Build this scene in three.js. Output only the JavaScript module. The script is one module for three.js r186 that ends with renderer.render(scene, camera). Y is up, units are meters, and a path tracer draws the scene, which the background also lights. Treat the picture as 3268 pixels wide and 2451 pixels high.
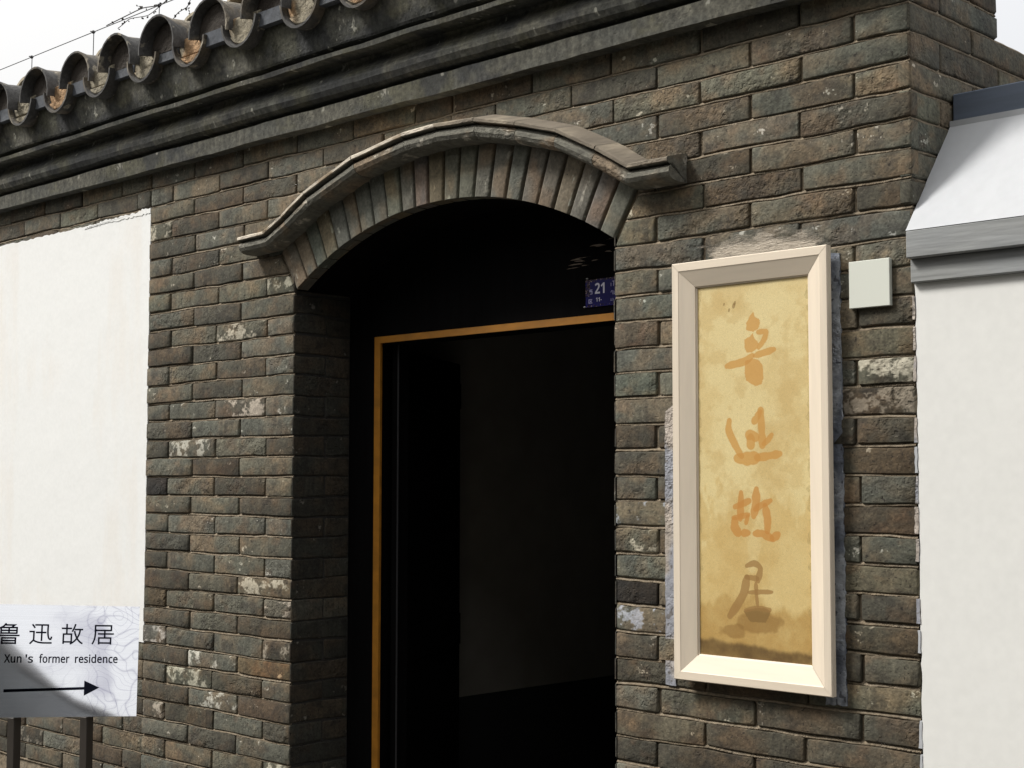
import * as THREE from 'three';
import { mergeGeometries } from 'three/addons/utils/BufferGeometryUtils.js';

// ------------------------------------------------------------------ camera, sky, sun, exposure
const scene = new THREE.Scene();
const camera = new THREE.PerspectiveCamera(28.987, 4 / 3, 0.05, 400);
camera.rotation.order = 'YXZ';
camera.position.set(3.1688, 1.5345, 3.117);
camera.rotation.set(0.06547, 0.77427, 0.00119);
const EXPOSURE = 1.46;
const SUN_DIR = new THREE.Vector3(-0.5, 0.74, 0.46).normalize();
const sun = new THREE.DirectionalLight(new THREE.Color(1.0, 0.965, 0.91), 2.7);
sun.position.copy(SUN_DIR).multiplyScalar(30);
sun.shadow.radius = 27;
sun.castShadow = true;
Object.assign(sun.shadow.camera, { left: -12, right: 12, top: 12, bottom: -12, near: 1, far: 60 });
sun.shadow.mapSize.set(2048, 2048);
scene.add(sun, sun.target);
{
  const W = 128, H = 64, d = new Float32Array(W * H * 4), v = new THREE.Vector3();
  for (let j = 0; j < H; j++) for (let i = 0; i < W; i++) {
    const el = ((j + 0.5) / H - 0.5) * Math.PI, az = ((i + 0.5) / W - 0.5) * 2 * Math.PI;
    v.set(Math.cos(el) * Math.cos(az), Math.sin(el), Math.cos(el) * Math.sin(az));
    const s = Math.max(0, v.dot(SUN_DIR)), up = Math.max(0, v.y);
    const L = 0.48 + 0.44 * up + 0.4 * Math.pow(s, 2.2) + 0.03 * Math.max(0, -v.x), g = v.y < -0.02 ? 0.25 : 1, o = (j * W + i) * 4;
    d[o] = L * g * (0.975 + 0.04 * s); d[o + 1] = L * g * 0.99; d[o + 2] = L * g * (1.02 - 0.08 * s); d[o + 3] = 1;
  }
  const sky = new THREE.DataTexture(d, W, H, THREE.RGBAFormat, THREE.FloatType);
  sky.mapping = THREE.EquirectangularReflectionMapping; sky.magFilter = THREE.LinearFilter; sky.needsUpdate = true;
  scene.background = sky; scene.environment = sky;
}

// ------------------------------------------------------------------ helpers
let seed = 7;
const rnd = () => { seed = (seed + 0x6d2b79f5) | 0; let t = Math.imul(seed ^ (seed >>> 15), 1 | seed); t = (t + Math.imul(t ^ (t >>> 7), 61 | t)) ^ t; return ((t ^ (t >>> 14)) >>> 0) / 4294967296; };
const rr = (a, b) => a + (b - a) * rnd();
const lerp = THREE.MathUtils.lerp, clamp = THREE.MathUtils.clamp, sstep = THREE.MathUtils.smoothstep;
const hash = (x, y, s) => { let h = Math.imul(x | 0, 374761393) ^ Math.imul(y | 0, 668265263) ^ Math.imul(s | 0, 1442695041); h = Math.imul(h ^ (h >>> 13), 1274126177); return ((h ^ (h >>> 16)) >>> 0) / 4294967296; };
// value noise, tiling with the given periods
function noise(x, y, s, px = 1 << 20, py = px) {
  const ix = Math.floor(x), iy = Math.floor(y), fx = x - ix, fy = y - iy, u = fx * fx * (3 - 2 * fx), v = fy * fy * (3 - 2 * fy);
  const m = (a, p) => ((a % p) + p) % p, x0 = m(ix, px), x1 = m(ix + 1, px), y0 = m(iy, py), y1 = m(iy + 1, py);
  return lerp(lerp(hash(x0, y0, s), hash(x1, y0, s), u), lerp(hash(x0, y1, s), hash(x1, y1, s), u), v);
}
function fbm(u, v, fx, fy, s, oct = 4, gain = 0.55) { let a = 0, w = 0, k = 1; for (let o = 0; o < oct; o++) { a += k * noise(u * fx, v * fy, s + o * 17, fx, fy); w += k; k *= gain; fx *= 2; fy *= 2; } return a / w; }
function tex(w, h, f, srgb = true) {
  const d = new Uint8Array(w * h * 4);
  for (let j = 0; j < h; j++) for (let i = 0; i < w; i++) { const c = f((i + 0.5) / w, (j + 0.5) / h), o = (j * w + i) * 4; d[o] = clamp(c[0], 0, 255); d[o + 1] = clamp(c[1], 0, 255); d[o + 2] = clamp(c[2], 0, 255); d[o + 3] = 255; }
  const t = new THREE.DataTexture(d, w, h); t.wrapS = t.wrapT = THREE.RepeatWrapping; t.magFilter = THREE.LinearFilter; t.minFilter = THREE.LinearMipmapLinearFilter; t.generateMipmaps = true;
  if (srgb) t.colorSpace = THREE.SRGBColorSpace; t.needsUpdate = true; return t;
}
const mixc = (a, b, t) => [lerp(a[0], b[0], t), lerp(a[1], b[1], t), lerp(a[2], b[2], t)];
const grey = (v) => { v *= 255; return [v, v, v]; };
function canvasTex(w, h, draw) { const c = document.createElement('canvas'); c.width = w; c.height = h; draw(c.getContext('2d'), w, h); const t = new THREE.CanvasTexture(c); t.colorSpace = THREE.SRGBColorSpace; t.anisotropy = 8; return t; }
const used = new Map();
const numbered = (n) => { const k = used.get(n) || 0; used.set(n, k + 1); return k ? n + '_' + String(k).padStart(3, '0') : n; };
function mesh(name, geo, mat, parent) { const m = new THREE.Mesh(geo, mat); m.castShadow = m.receiveShadow = true; m.name = parent ? name : numbered(name); (parent || scene).add(m); return m; }
function thing(name, label, category, group) { const o = new THREE.Group(); o.name = numbered(name); o.userData = { label, category }; if (group) o.userData.group = group; scene.add(o); return o; }
const tag = (o, label, category, group) => { o.userData.label = label; o.userData.category = category; if (group) o.userData.group = group; return o; };
const struct = (name, geo, mat) => { const m = mesh(name, geo, mat); m.userData.kind = 'structure'; return m; };
function box(x0, x1, y0, y1, z0, z1) { return worldUV(new THREE.BoxGeometry(x1 - x0, y1 - y0, z1 - z0).translate((x0 + x1) / 2, (y0 + y1) / 2, (z0 + z1) / 2)); }
// box projection in metres
function worldUV(g, sc = 1, ox = 0, oy = 0) {
  if (g.index) g = g.toNonIndexed();
  const p = g.attributes.position, n = g.attributes.normal, uv = new Float32Array(p.count * 2);
  for (let i = 0; i < p.count; i++) {
    const ax = Math.abs(n.getX(i)), ay = Math.abs(n.getY(i)), az = Math.abs(n.getZ(i)); let u, v;
    if (az >= ax && az >= ay) { u = p.getX(i); v = p.getY(i); } else if (ax >= ay) { u = p.getZ(i); v = p.getY(i); } else { u = p.getX(i); v = p.getZ(i); }
    uv[i * 2] = u * sc + ox; uv[i * 2 + 1] = v * sc + oy;
  }
  g.setAttribute('uv', new THREE.BufferAttribute(uv, 2)); return g;
}
// a box with chamfered edges (all of them), made of the hull of inset faces
function cbox(x0, x1, y0, y1, z0, z1, c = 0.004) {
  const X = [x0, x1], Y = [y0, y1], Z = [z0, z1], P = [], I = [], add = (a, b, cc, d) => { const k = P.length / 3; P.push(...a, ...b, ...cc, ...d); I.push(k, k + 1, k + 2, k, k + 2, k + 3); };
  const v = (i, j, k, ax) => [X[i] + (ax === 0 ? 0 : (i ? -c : c)), Y[j] + (ax === 1 ? 0 : (j ? -c : c)), Z[k] + (ax === 2 ? 0 : (k ? -c : c))];
  add(v(0, 0, 1, 2), v(1, 0, 1, 2), v(1, 1, 1, 2), v(0, 1, 1, 2)); add(v(1, 0, 0, 2), v(0, 0, 0, 2), v(0, 1, 0, 2), v(1, 1, 0, 2));
  add(v(1, 0, 1, 0), v(1, 0, 0, 0), v(1, 1, 0, 0), v(1, 1, 1, 0)); add(v(0, 0, 0, 0), v(0, 0, 1, 0), v(0, 1, 1, 0), v(0, 1, 0, 0));
  add(v(0, 1, 1, 1), v(1, 1, 1, 1), v(1, 1, 0, 1), v(0, 1, 0, 1)); add(v(0, 0, 0, 1), v(1, 0, 0, 1), v(1, 0, 1, 1), v(0, 0, 1, 1));
  for (const i of [0, 1]) for (const k of [0, 1]) { const q = [v(i, 0, k, 2), v(i, 0, k, 0), v(i, 1, k, 0), v(i, 1, k, 2)]; if ((i + k) % 2 === 0) { if (i) add(...q); else add(...q); } else add(...q.reverse()); }
  for (const i of [0, 1]) for (const j of [0, 1]) { const q = [v(i, j, 0, 0), v(i, j, 1, 0), v(i, j, 1, 1), v(i, j, 0, 1)]; if ((i + j) % 2 === 0) add(...q.reverse()); else add(...q); }
  for (const j of [0, 1]) for (const k of [0, 1]) { const q = [v(0, j, k, 1), v(1, j, k, 1), v(1, j, k, 2), v(0, j, k, 2)]; if ((j + k) % 2 === 0) add(...q.reverse()); else add(...q); }
  for (const i of [0, 1]) for (const j of [0, 1]) for (const k of [0, 1]) { const m = P.length / 3; P.push(...v(i, j, k, 0), ...v(i, j, k, 1), ...v(i, j, k, 2)); I.push(m, m + 1, m + 2); }
  const g = new THREE.BufferGeometry(); g.setAttribute('position', new THREE.Float32BufferAttribute(P, 3)); g.setIndex(I);
  const h = g.toNonIndexed(), cen = new THREE.Vector3((x0 + x1) / 2, (y0 + y1) / 2, (z0 + z1) / 2), pa = h.attributes.position, A = new THREE.Vector3(), B = new THREE.Vector3(), C = new THREE.Vector3(), N = new THREE.Vector3();
  for (let t = 0; t < pa.count; t += 3) { A.fromBufferAttribute(pa, t); B.fromBufferAttribute(pa, t + 1); C.fromBufferAttribute(pa, t + 2); N.copy(B).sub(A).cross(C.clone().sub(A)); if (N.dot(A.clone().add(B).add(C).divideScalar(3).sub(cen)) < 0) { pa.setXYZ(t + 1, C.x, C.y, C.z); pa.setXYZ(t + 2, B.x, B.y, B.z); } }
  h.computeVertexNormals(); return worldUV(h);
}
function strip(nx, ny, f, closed) { // a grid sheet from f(u, v) -> [x, y, z, s, t]
  const P = [], U = [], I = [];
  for (let j = 0; j <= ny; j++) for (let i = 0; i <= nx; i++) { const q = f(i / nx, j / ny); P.push(q[0], q[1], q[2]); U.push(q[3] ?? i / nx, q[4] ?? j / ny); }
  for (let j = 0; j < ny; j++) for (let i = 0; i < nx; i++) { const a = j * (nx + 1) + i; I.push(a, a + 1, a + nx + 2, a, a + nx + 2, a + nx + 1); }
  const g = new THREE.BufferGeometry(); g.setAttribute('position', new THREE.Float32BufferAttribute(P, 3)); g.setAttribute('uv', new THREE.Float32BufferAttribute(U, 2)); g.setIndex(I); g.computeVertexNormals(); return g;
}
const join = (list) => mergeGeometries(list.map((g) => { g = g.index ? g.toNonIndexed() : g.clone(); for (const k of Object.keys(g.attributes)) if (!['position', 'normal', 'uv'].includes(k)) g.deleteAttribute(k); return g; }));
function poly(pts, z0, z1, holes = []) { const s = new THREE.Shape(pts.map((p) => new THREE.Vector2(p[0], p[1]))); for (const h of holes) s.holes.push(new THREE.Path(h.map((p) => new THREE.Vector2(p[0], p[1])))); return worldUV(new THREE.ExtrudeGeometry(s, { depth: z1 - z0, bevelEnabled: false }).translate(0, 0, z0)); }
function rough(pts, amp, step = 0.012) { // outline broken up into a ragged edge
  const out = [];
  for (let i = 0; i < pts.length; i++) { const a = pts[i], b = pts[(i + 1) % pts.length], L = Math.hypot(b[0] - a[0], b[1] - a[1]), n = Math.max(1, Math.round(L / step)), w = (pts[i][2] ?? 1) * amp; for (let k = 0; k < n; k++) { const t = k / n, e = (rnd() - 0.5) * 2 * w; out.push([lerp(a[0], b[0], t) - (b[1] - a[1]) / L * e, lerp(a[1], b[1], t) + (b[0] - a[0]) / L * e]); } }
  return out;
}
const patch = (name, pts, amp, z0, z1, mat, parent) => mesh(name, poly(rough(pts, amp), z0, z1), mat, parent);

// ------------------------------------------------------------------ materials
const TS = 1.25; // metres covered by the brick textures
const brickColour = (lime, warm) => (u, v) => {
  const big = fbm(u, v, 9, 12, 11 + warm, 3), mid = fbm(u, v, 28, 40, 31 + warm, 3), fine = fbm(u, v, 210, 230, 51, 3, 0.7), streak = fbm(u, v, 120, 20, 71, 3);
  const greenish = [105, 105, 94], brown = [122, 109, 90], rust = [118, 97, 78], dark = [72, 69, 63];
  let c = mixc(greenish, brown, sstep(big * 0.75 + mid * 0.25 + warm * 0.06, 0.38, 0.66));
  c = mixc(c, rust, 0.4 * sstep(fbm(u, v, 17, 23, 91, 3), 0.56, 0.75));
  c = mixc(c, dark, 0.45 * sstep(fbm(u, v, 22, 30, 111, 4), 0.55, 0.76));
  const k = 0.67 + 0.5 * fine + 0.24 * (streak - 0.5) + 0.2 * (mid - 0.5); c = [c[0] * k, c[1] * k, c[2] * k];
  const pit = noise(u * 260, v * 260, 131, 260); if (pit > 0.9 && fbm(u, v, 30, 30, 5, 2) > 0.47) c = mixc(c, [38, 34, 30], 0.7);
  const spk = noise(u * 330, v * 330, 151, 330); if (spk > 0.965) c = mixc(c, [190, 184, 170], 0.5);
  const l = fbm(u, v, 22, 26, 171, 5, 0.76), edge = lime ? 0.535 : 0.735;
  if (l > edge) c = mixc(c, lime > 1 ? [186, 190, 205] : [222, 218, 206], clamp((l - edge) * (lime ? 16 : 22), 0, 0.95) * (0.55 + 0.45 * fine));
  return c;
};
const brickMap = tex(1024, 1024, brickColour(0, 0)), brickLime = tex(512, 512, brickColour(1, 0)), brickBlueLime = tex(512, 512, brickColour(2, 0));
const brickBump = tex(1024, 1024, (u, v) => { const r = fbm(u, v, 30, 34, 4, 5, 0.68), rougher = sstep(fbm(u, v, 7, 9, 6, 2), 0.5, 0.66), pit = noise(u * 190, v * 190, 14, 190) > 0.88 ? 0.25 : 0; return grey(0.5 + (r - 0.5) * (0.75 + 1.4 * rougher) - pit * (0.4 + rougher)); }, false);
const std = (o) => new THREE.MeshStandardMaterial({ roughness: 0.92, metalness: 0, ...o });
const M = {};
M.brick = std({ map: brickMap, bumpMap: brickBump, bumpScale: 0.0055, vertexColors: true });
M.brickLime = std({ map: brickLime, bumpMap: brickBump, bumpScale: 0.0055, vertexColors: true });
M.brickBlue = std({ map: brickBlueLime, bumpMap: brickBump, bumpScale: 0.0055, vertexColors: true });
M.mortar = std({ map: tex(512, 512, (u, v) => { const k = 0.72 + 0.5 * fbm(u, v, 60, 60, 3, 4, 0.7), c = mixc([122, 108, 88], [150, 138, 120], fbm(u, v, 12, 12, 8, 3)); return c.map((x) => x * k); }), bumpMap: brickBump, bumpScale: 0.006 });
M.mortarSide = std({ map: M.mortar.map, bumpMap: brickBump, bumpScale: 0.005, side: THREE.DoubleSide });
M.lime = std({ map: tex(512, 512, (u, v) => { const k = 0.8 + 0.36 * fbm(u, v, 70, 70, 23, 4, 0.75), b = fbm(u, v, 9, 9, 28, 4); let c = mixc([176, 166, 156], [146, 148, 156], sstep(b, 0.4, 0.6)); if (noise(u * 90, v * 90, 29, 90) > 0.9) c = mixc(c, [90, 84, 78], 0.6); return c.map((x) => x * k); }), bumpMap: brickBump, bumpScale: 0.006 });
M.blueLime = std({ map: tex(512, 512, (u, v) => { const k = 0.7 + 0.6 * fbm(u, v, 50, 80, 43, 5, 0.75), b = fbm(u, v, 14, 10, 48, 4, 0.65); let c = mixc([112, 118, 130], [166, 170, 176], sstep(b, 0.36, 0.6)); if (noise(u * 90, v * 90, 49, 90) > 0.9) c = mixc(c, [50, 50, 56], 0.6); return c.map((x) => x * k); }), bumpMap: brickBump, bumpScale: 0.006 });
M.white = std({ map: tex(512, 512, (u, v) => { const s = fbm(u, v, 14, 3, 63, 4), q = fbm(u, v, 3, 2, 66, 3); let c = [240, 241, 240]; c = mixc(c, [230, 219, 206], 0.22 * sstep(s * 0.5 + q * 0.5, 0.5, 0.75)); const k = 0.98 + 0.03 * fbm(u, v, 90, 90, 67, 3); return c.map((x) => x * k); }), bumpMap: tex(512, 512, (u, v) => grey(fbm(u, v, 12, 12, 71, 4, 0.5)), false), bumpScale: 0.0015, roughness: 0.85 });
M.whiteRight = std({ map: tex(256, 256, (u, v) => { const c = mixc([230, 230, 227], [234, 234, 231], fbm(u, v, 4, 4, 78, 4)); const k = 0.985 + 0.03 * fbm(u, v, 60, 60, 77, 3); return c.map((x) => x * k); }), bumpMap: tex(256, 256, (u, v) => grey(fbm(u, v, 10, 10, 79, 4)), false), bumpScale: 0.0008, roughness: 0.8 });
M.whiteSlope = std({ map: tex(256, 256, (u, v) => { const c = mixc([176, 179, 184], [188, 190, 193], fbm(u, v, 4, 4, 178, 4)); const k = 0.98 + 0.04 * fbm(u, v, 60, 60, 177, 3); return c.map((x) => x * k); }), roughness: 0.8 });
const cornTex = tex(1024, 1024, (u, v) => {
  const big = fbm(u, v, 6, 10, 201, 4), fine = fbm(u, v, 150, 150, 211, 4, 0.7), moss = fbm(u, v, 14, 18, 221, 4);
  let c = mixc([74, 75, 70], [96, 94, 84], sstep(big, 0.35, 0.65)); c = mixc(c, [84, 82, 62], 0.45 * sstep(moss, 0.52, 0.66)); c = mixc(c, [44, 46, 50], 0.6 * sstep(fbm(u, v, 9, 13, 231, 4), 0.54, 0.72));
  const k = 0.56 + 0.72 * fine + 0.34 * (fbm(u, v, 90, 14, 235, 3) - 0.5); c = c.map((x) => x * k);
  const l = fbm(u, v, 34, 26, 241, 4, 0.68); if (l > 0.735) c = mixc(c, [176, 174, 162], clamp((l - 0.735) * 14, 0, 0.7)); return c;
});
M.cornice = std({ map: cornTex, bumpMap: brickBump, bumpScale: 0.0035 });
M.vouss = std({ map: tex(512, 512, (u, v) => { const k = 0.72 + 0.45 * fbm(u, v, 120, 120, 251, 3, 0.7) + 0.14 * (fbm(u, v, 70, 8, 255, 3) - 0.5), b = fbm(u, v, 7, 5, 261, 3); let c = mixc([110, 109, 101], [126, 113, 96], sstep(b, 0.48, 0.66)); const l = fbm(u, v, 24, 12, 271, 5, 0.65); if (l > 0.7) c = mixc(c, [184, 182, 170], clamp((l - 0.7) * 9, 0, 0.7)); if (noise(u * 110, v * 110, 272, 110) > 0.985) c = mixc(c, [40, 36, 30], 0.8); return c.map((x) => x * k); }), bumpMap: brickBump, bumpScale: 0.002, vertexColors: true });
M.hood = std({ map: tex(512, 512, (u, v) => { const k = 0.7 + 0.5 * fbm(u, v, 90, 90, 281, 4, 0.7), b = fbm(u, v, 6, 6, 285, 4); let c = mixc([116, 114, 104], [140, 124, 104], sstep(b, 0.45, 0.66)); const l = fbm(u, v, 18, 14, 287, 5, 0.65); if (l > 0.66) c = mixc(c, [206, 198, 184], clamp((l - 0.66) * 9, 0, 0.8)); return c.map((x) => x * k); }), bumpMap: brickBump, bumpScale: 0.005 });
const lipTex = (a, b, sd) => tex(256, 256, (u, v) => { const k = 0.84 + 0.3 * fbm(u, v, 50, 50, sd, 4, 0.7), t = sstep(fbm(u, v, 9, 9, sd + 5, 4), 0.5, 0.68); return mixc(a, b, t).map((x) => x * k); });
M.lip = std({ map: lipTex([206, 196, 180], [150, 134, 112], 291), bumpMap: brickBump, bumpScale: 0.004 });
M.lipDull = std({ map: lipTex([118, 109, 96], [150, 139, 122], 296), bumpMap: brickBump, bumpScale: 0.004 });
M.tile = std({ map: tex(512, 512, (u, v) => { const k = 0.68 + 0.5 * fbm(u, v, 90, 90, 301, 4, 0.7), b = fbm(u, v, 7, 7, 305, 4); let c = mixc([82, 81, 80], [112, 104, 92], sstep(b, 0.42, 0.62)); const l = fbm(u, v, 20, 20, 307, 5, 0.65); if (l > 0.64) c = mixc(c, [186, 176, 156], clamp((l - 0.6) * 7, 0, 0.7)); return c.map((x) => x * k); }), bumpMap: brickBump, bumpScale: 0.005, side: THREE.DoubleSide });
M.tileLit = std({ map: tex(256, 256, (u, v) => { const k = 0.75 + 0.45 * fbm(u, v, 60, 60, 311, 4, 0.7), c = mixc([150, 140, 120], [186, 176, 156], fbm(u, v, 6, 6, 315, 4)); return c.map((x) => x * k); }), bumpMap: brickBump, bumpScale: 0.005, side: THREE.DoubleSide });  // upper tiles: the lit look is painted in as a paler colour
M.clay = std({ map: tex(256, 256, (u, v) => { const k = 0.68 + 0.55 * fbm(u, v, 70, 70, 321, 4, 0.7), b = fbm(u, v, 6, 5, 325, 4); let c = mixc([140, 132, 114], [164, 132, 98], sstep(b, 0.52, 0.7)); return c.map((x) => x * k); }), bumpMap: brickBump, bumpScale: 0.012 });
M.hollowShade = std({ color: new THREE.Color(0.03, 0.023, 0.017), bumpMap: brickBump, bumpScale: 0.012 });
M.fill = std({ map: tex(256, 256, (u, v) => { const k = 0.75 + 0.45 * fbm(u, v, 50, 50, 331, 4, 0.7), c = mixc([70, 74, 82], [100, 103, 106], fbm(u, v, 5, 5, 335, 4)); return c.map((x) => x * k); }), bumpMap: brickBump, bumpScale: 0.004 });
M.black = std({ map: tex(256, 256, (u, v) => { const k = 0.6 + 0.8 * fbm(u, v, 60, 5, 341, 4, 0.7); return [13 * k, 12 * k, 13 * k]; }), roughness: 0.9 });
M.black = new THREE.MeshPhysicalMaterial({ map: M.black.map, roughness: 0.9, specularIntensity: 0.12 });
M.blackBrick = std({ map: tex(512, 512, (u, v) => { const k = 0.6 + 0.8 * fbm(u, v, 60, 60, 351, 4, 0.7); let c = [30 * k, 30 * k, 31 * k]; const l = fbm(u, v, 22, 22, 357, 5, 0.68); if (l > 0.745) c = mixc(c, [120, 122, 134], clamp((l - 0.745) * 20, 0, 0.7)); return c; }), bumpMap: brickBump, bumpScale: 0.004, roughness: 0.85, vertexColors: true });
M.blackBrick = new THREE.MeshPhysicalMaterial({ map: M.blackBrick.map, bumpMap: brickBump, bumpScale: 0.004, roughness: 0.85, vertexColors: true, specularIntensity: 0.25 });
M.blackMortar = std({ color: new THREE.Color(0.035, 0.033, 0.03), bumpMap: brickBump, bumpScale: 0.005 });
M.glint_strip = std({ color: new THREE.Color(0.03, 0.03, 0.033), roughness: 0.5 });
M.splinter = std({ color: new THREE.Color(0.24, 0.19, 0.15) });
M.ochre = std({ map: tex(128, 256, (u, v) => { const k = 0.85 + 0.3 * fbm(u, v, 16, 30, 361, 4); return [176 * k, 118 * k, 34 * k]; }), roughness: 0.6 });
M.pale = std({ map: tex(512, 512, (u, v) => { const g = fbm(u, v, 90, 4, 371, 4, 0.7), k = 0.94 + 0.09 * g; return [232 * k, 218 * k, 198 * k]; }), roughness: 0.55 });
M.paleH = std({ map: tex(512, 512, (u, v) => { const g = fbm(u, v, 4, 90, 371, 4, 0.7), k = 0.94 + 0.09 * g; return [232 * k, 218 * k, 198 * k]; }), roughness: 0.55 });
M.coping = std({ map: tex(512, 512, (u, v) => { const k = 0.86 + 0.26 * fbm(u, v, 6, 120, 381, 4, 0.65), c = mixc([138, 142, 146], [152, 152, 148], fbm(u, v, 3, 5, 385, 3)); return c.map((x) => x * k); }), bumpMap: tex(512, 512, (u, v) => grey(fbm(u, v, 8, 110, 387, 4, 0.65)), false), bumpScale: 0.001, roughness: 0.7 });
M.beam = std({ map: tex(256, 256, (u, v) => { const k = 0.9 + 0.2 * fbm(u, v, 5, 80, 391, 4, 0.65); return [98 * k, 108 * k, 124 * k]; }), roughness: 0.6 });
M.post = std({ color: new THREE.Color(0.042, 0.034, 0.027), roughness: 0.6 });
M.wire = std({ color: new THREE.Color(0.03, 0.03, 0.032), roughness: 0.7, metalness: 0.3 });
M.twig = std({ color: new THREE.Color(0.02, 0.016, 0.014) });
M.inner = std({ map: tex(256, 256, (u, v) => { const k = 0.9 + 0.2 * fbm(u, v, 6, 6, 401, 5); return [150 * k, 145 * k, 136 * k]; }) });
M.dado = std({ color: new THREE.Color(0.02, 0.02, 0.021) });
M.ground = std({ map: tex(512, 512, (u, v) => { const k = 0.75 + 0.45 * fbm(u, v, 80, 80, 411, 4, 0.7), c = mixc([96, 94, 90], [112, 108, 102], fbm(u, v, 5, 5, 415, 4)); return c.map((x) => x * k); }), bumpMap: brickBump, bumpScale: 0.004 });
M.lane = std({ map: tex(512, 512, (u, v) => { const k = 0.8 + 0.36 * fbm(u, v, 50, 50, 421, 4, 0.7), row = Math.floor(v * 14), x = u * 4 + (row % 2) * 0.5, j = (v * 14) % 1 < 0.12 || x % 1 < 0.03; return (j ? [66, 64, 60] : [80, 78, 74]).map((c) => c * k); }) });
M.gable = std({ map: tex(256, 256, (u, v) => { const k = 0.92 + 0.14 * fbm(u, v, 5, 7, 431, 5); return [106 * k, 110 * k, 115 * k]; }) });
M.roof = std({ color: new THREE.Color(0.1, 0.1, 0.105) });

// ------------------------------------------------------------------ brickwork
const Y0 = 2.6, PITCH = 0.07, GAP = 0.0034;
const jy = (n, x) => Y0 - PITCH * n + 0.007 * (noise(x * 4.1 + n * 7.7, n * 3.3, 501) - 0.5) + 0.004 * (noise(x * 14 + n * 2.9, n, 502) - 0.5);
// a worn brick on a plane: corners given per edge as functions; frame maps (a, b, depth) to the world
const onFront = (a, b, d) => [a, b, d];
const onReturn = (a, b, d) => [1.43 + d, b, -a];
const onJambLeft = (a, b, d) => [-0.929 + d, b, -a];
const onJambRight = (a, b, d) => [0.513 - d, b, -a];
function brickGeo(frame, xl, xr, yb, yt, tint, o = {}) {
  // xl, xr: functions of v (0 bottom .. 1 top); yb, yt: functions of x
  const proud = (o.proud ?? rr(-0.002, 0.002)), inset = o.inset ?? rr(0.0028, 0.0055), back = o.back ?? -0.032;
  const wide = xr(0.5) - xl(0.5), mids = wide > 0.2 ? 3 : wide > 0.1 ? 2 : 1, cols = [[0, back, 0], [0, -0.006, 0]], rows = [[0, back], [0, -0.006], [0.14, 0], [0.86, 0], [1, -0.006], [1, back]];
  cols.push([inset / wide, 0, 0]); for (let k = 1; k <= mids; k++) cols.push([k / (mids + 1), 0, 1]); cols.push([1 - inset / wide, 0, 0]); cols.push([1, -0.006, 0], [1, back, 0]);
  const P = [], U = [], C = [], I = [], nx = cols.length, ny = rows.length, ou = rnd(), ov = rnd(), fu = rnd() < 0.5 ? -1 : 1, two = o.two ?? (rnd() < 0.35 ? rr(0.25, 0.75) : 2), k2 = rr(0.82, 1.1), w2 = rr(-0.03, 0.03), tint2 = tint.map((t, i) => Math.min(1, t * k2 * (1 + (1 - i) * w2)));
  const tilt = rr(-1, 1) * 0.0015, chip = rr(0, 1);
  for (let j = 0; j < ny; j++) for (let i = 0; i < nx; i++) {
    const s = cols[i][0], t0 = rows[j][0], edgeI = i < 2 || i > nx - 3, edgeJ = j < 2 || j > ny - 3;
    let a0 = lerp(xl(t0), xr(t0), s), t = t0;
    if (j === 2) t = inset / 0.06; if (j === ny - 3) t = 1 - inset / 0.06;
    let x = lerp(xl(t), xr(t), s), y = lerp(yb(a0), yt(a0), t), z;
    const cr = edgeI && edgeJ ? 0.004 + 0.004 * chip : 0; if (cr) { x += (i < 2 ? cr : -cr) * 0.6; y += (j < 2 ? cr : -cr) * 0.6; }
    if (i === 0 || i === nx - 1 || j === 0 || j === ny - 1) z = back;
    else if (edgeI || edgeJ) { z = (o.edge ?? -0.0065) + rr(-0.0015, 0.0015) * (o.edge ? 0.3 : 1); x += rr(-1, 1) * 0.0012; y += rr(-1, 1) * 0.0016; }
    else { z = proud + (s - 0.5) * tilt * 2 + rr(-0.0008, 0.0008); }
    if (i === 0) x = lerp(xl(t0), xr(t0), 0); if (i === nx - 1) x = xr(t0);
    P.push(...frame(x, y, z)); U.push(fu * (x + z) / TS + ou, (y + z) / TS + ov); const c = s > two ? tint2 : tint; C.push(...c);
  }
  const A = new THREE.Vector3(...frame(0, 0, 0)), ex = new THREE.Vector3(...frame(1, 0, 0)).sub(A), ey = new THREE.Vector3(...frame(0, 1, 0)).sub(A), ez = new THREE.Vector3(...frame(0, 0, 1)).sub(A), flip = ex.cross(ey).dot(ez) < 0;
  for (let j = 0; j < ny - 1; j++) for (let i = 0; i < nx - 1; i++) { const a = j * nx + i; if (flip) I.push(a, a + nx + 1, a + 1, a, a + nx, a + nx + 1); else I.push(a, a + 1, a + nx + 1, a, a + nx + 1, a + nx); }
  const g = new THREE.BufferGeometry(); g.setAttribute('position', new THREE.Float32BufferAttribute(P, 3)); g.setAttribute('uv', new THREE.Float32BufferAttribute(U, 2)); g.setAttribute('color', new THREE.Float32BufferAttribute(C, 3)); g.setIndex(I); g.computeVertexNormals(); return g;
}
const TINTS = [[0.9, 0.9, 0.88], [1, 1, 1], [0.82, 0.84, 0.84], [1, 0.95, 0.86], [0.95, 0.89, 0.81], [0.66, 0.62, 0.58], [0.56, 0.51, 0.46], [0.78, 0.8, 0.78], [1, 0.97, 0.92]];
const pickTint = (low) => { const k = rnd(), t = k < 0.12 + low * 0.2 ? TINTS[5 + (rnd() < 0.5 ? 1 : 0)] : TINTS[Math.floor(rnd() * 9)], b = rr(0.86, 1.06) * (1 - 0.0 * low); return t.map((x) => Math.min(1, x * b)); };
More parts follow.
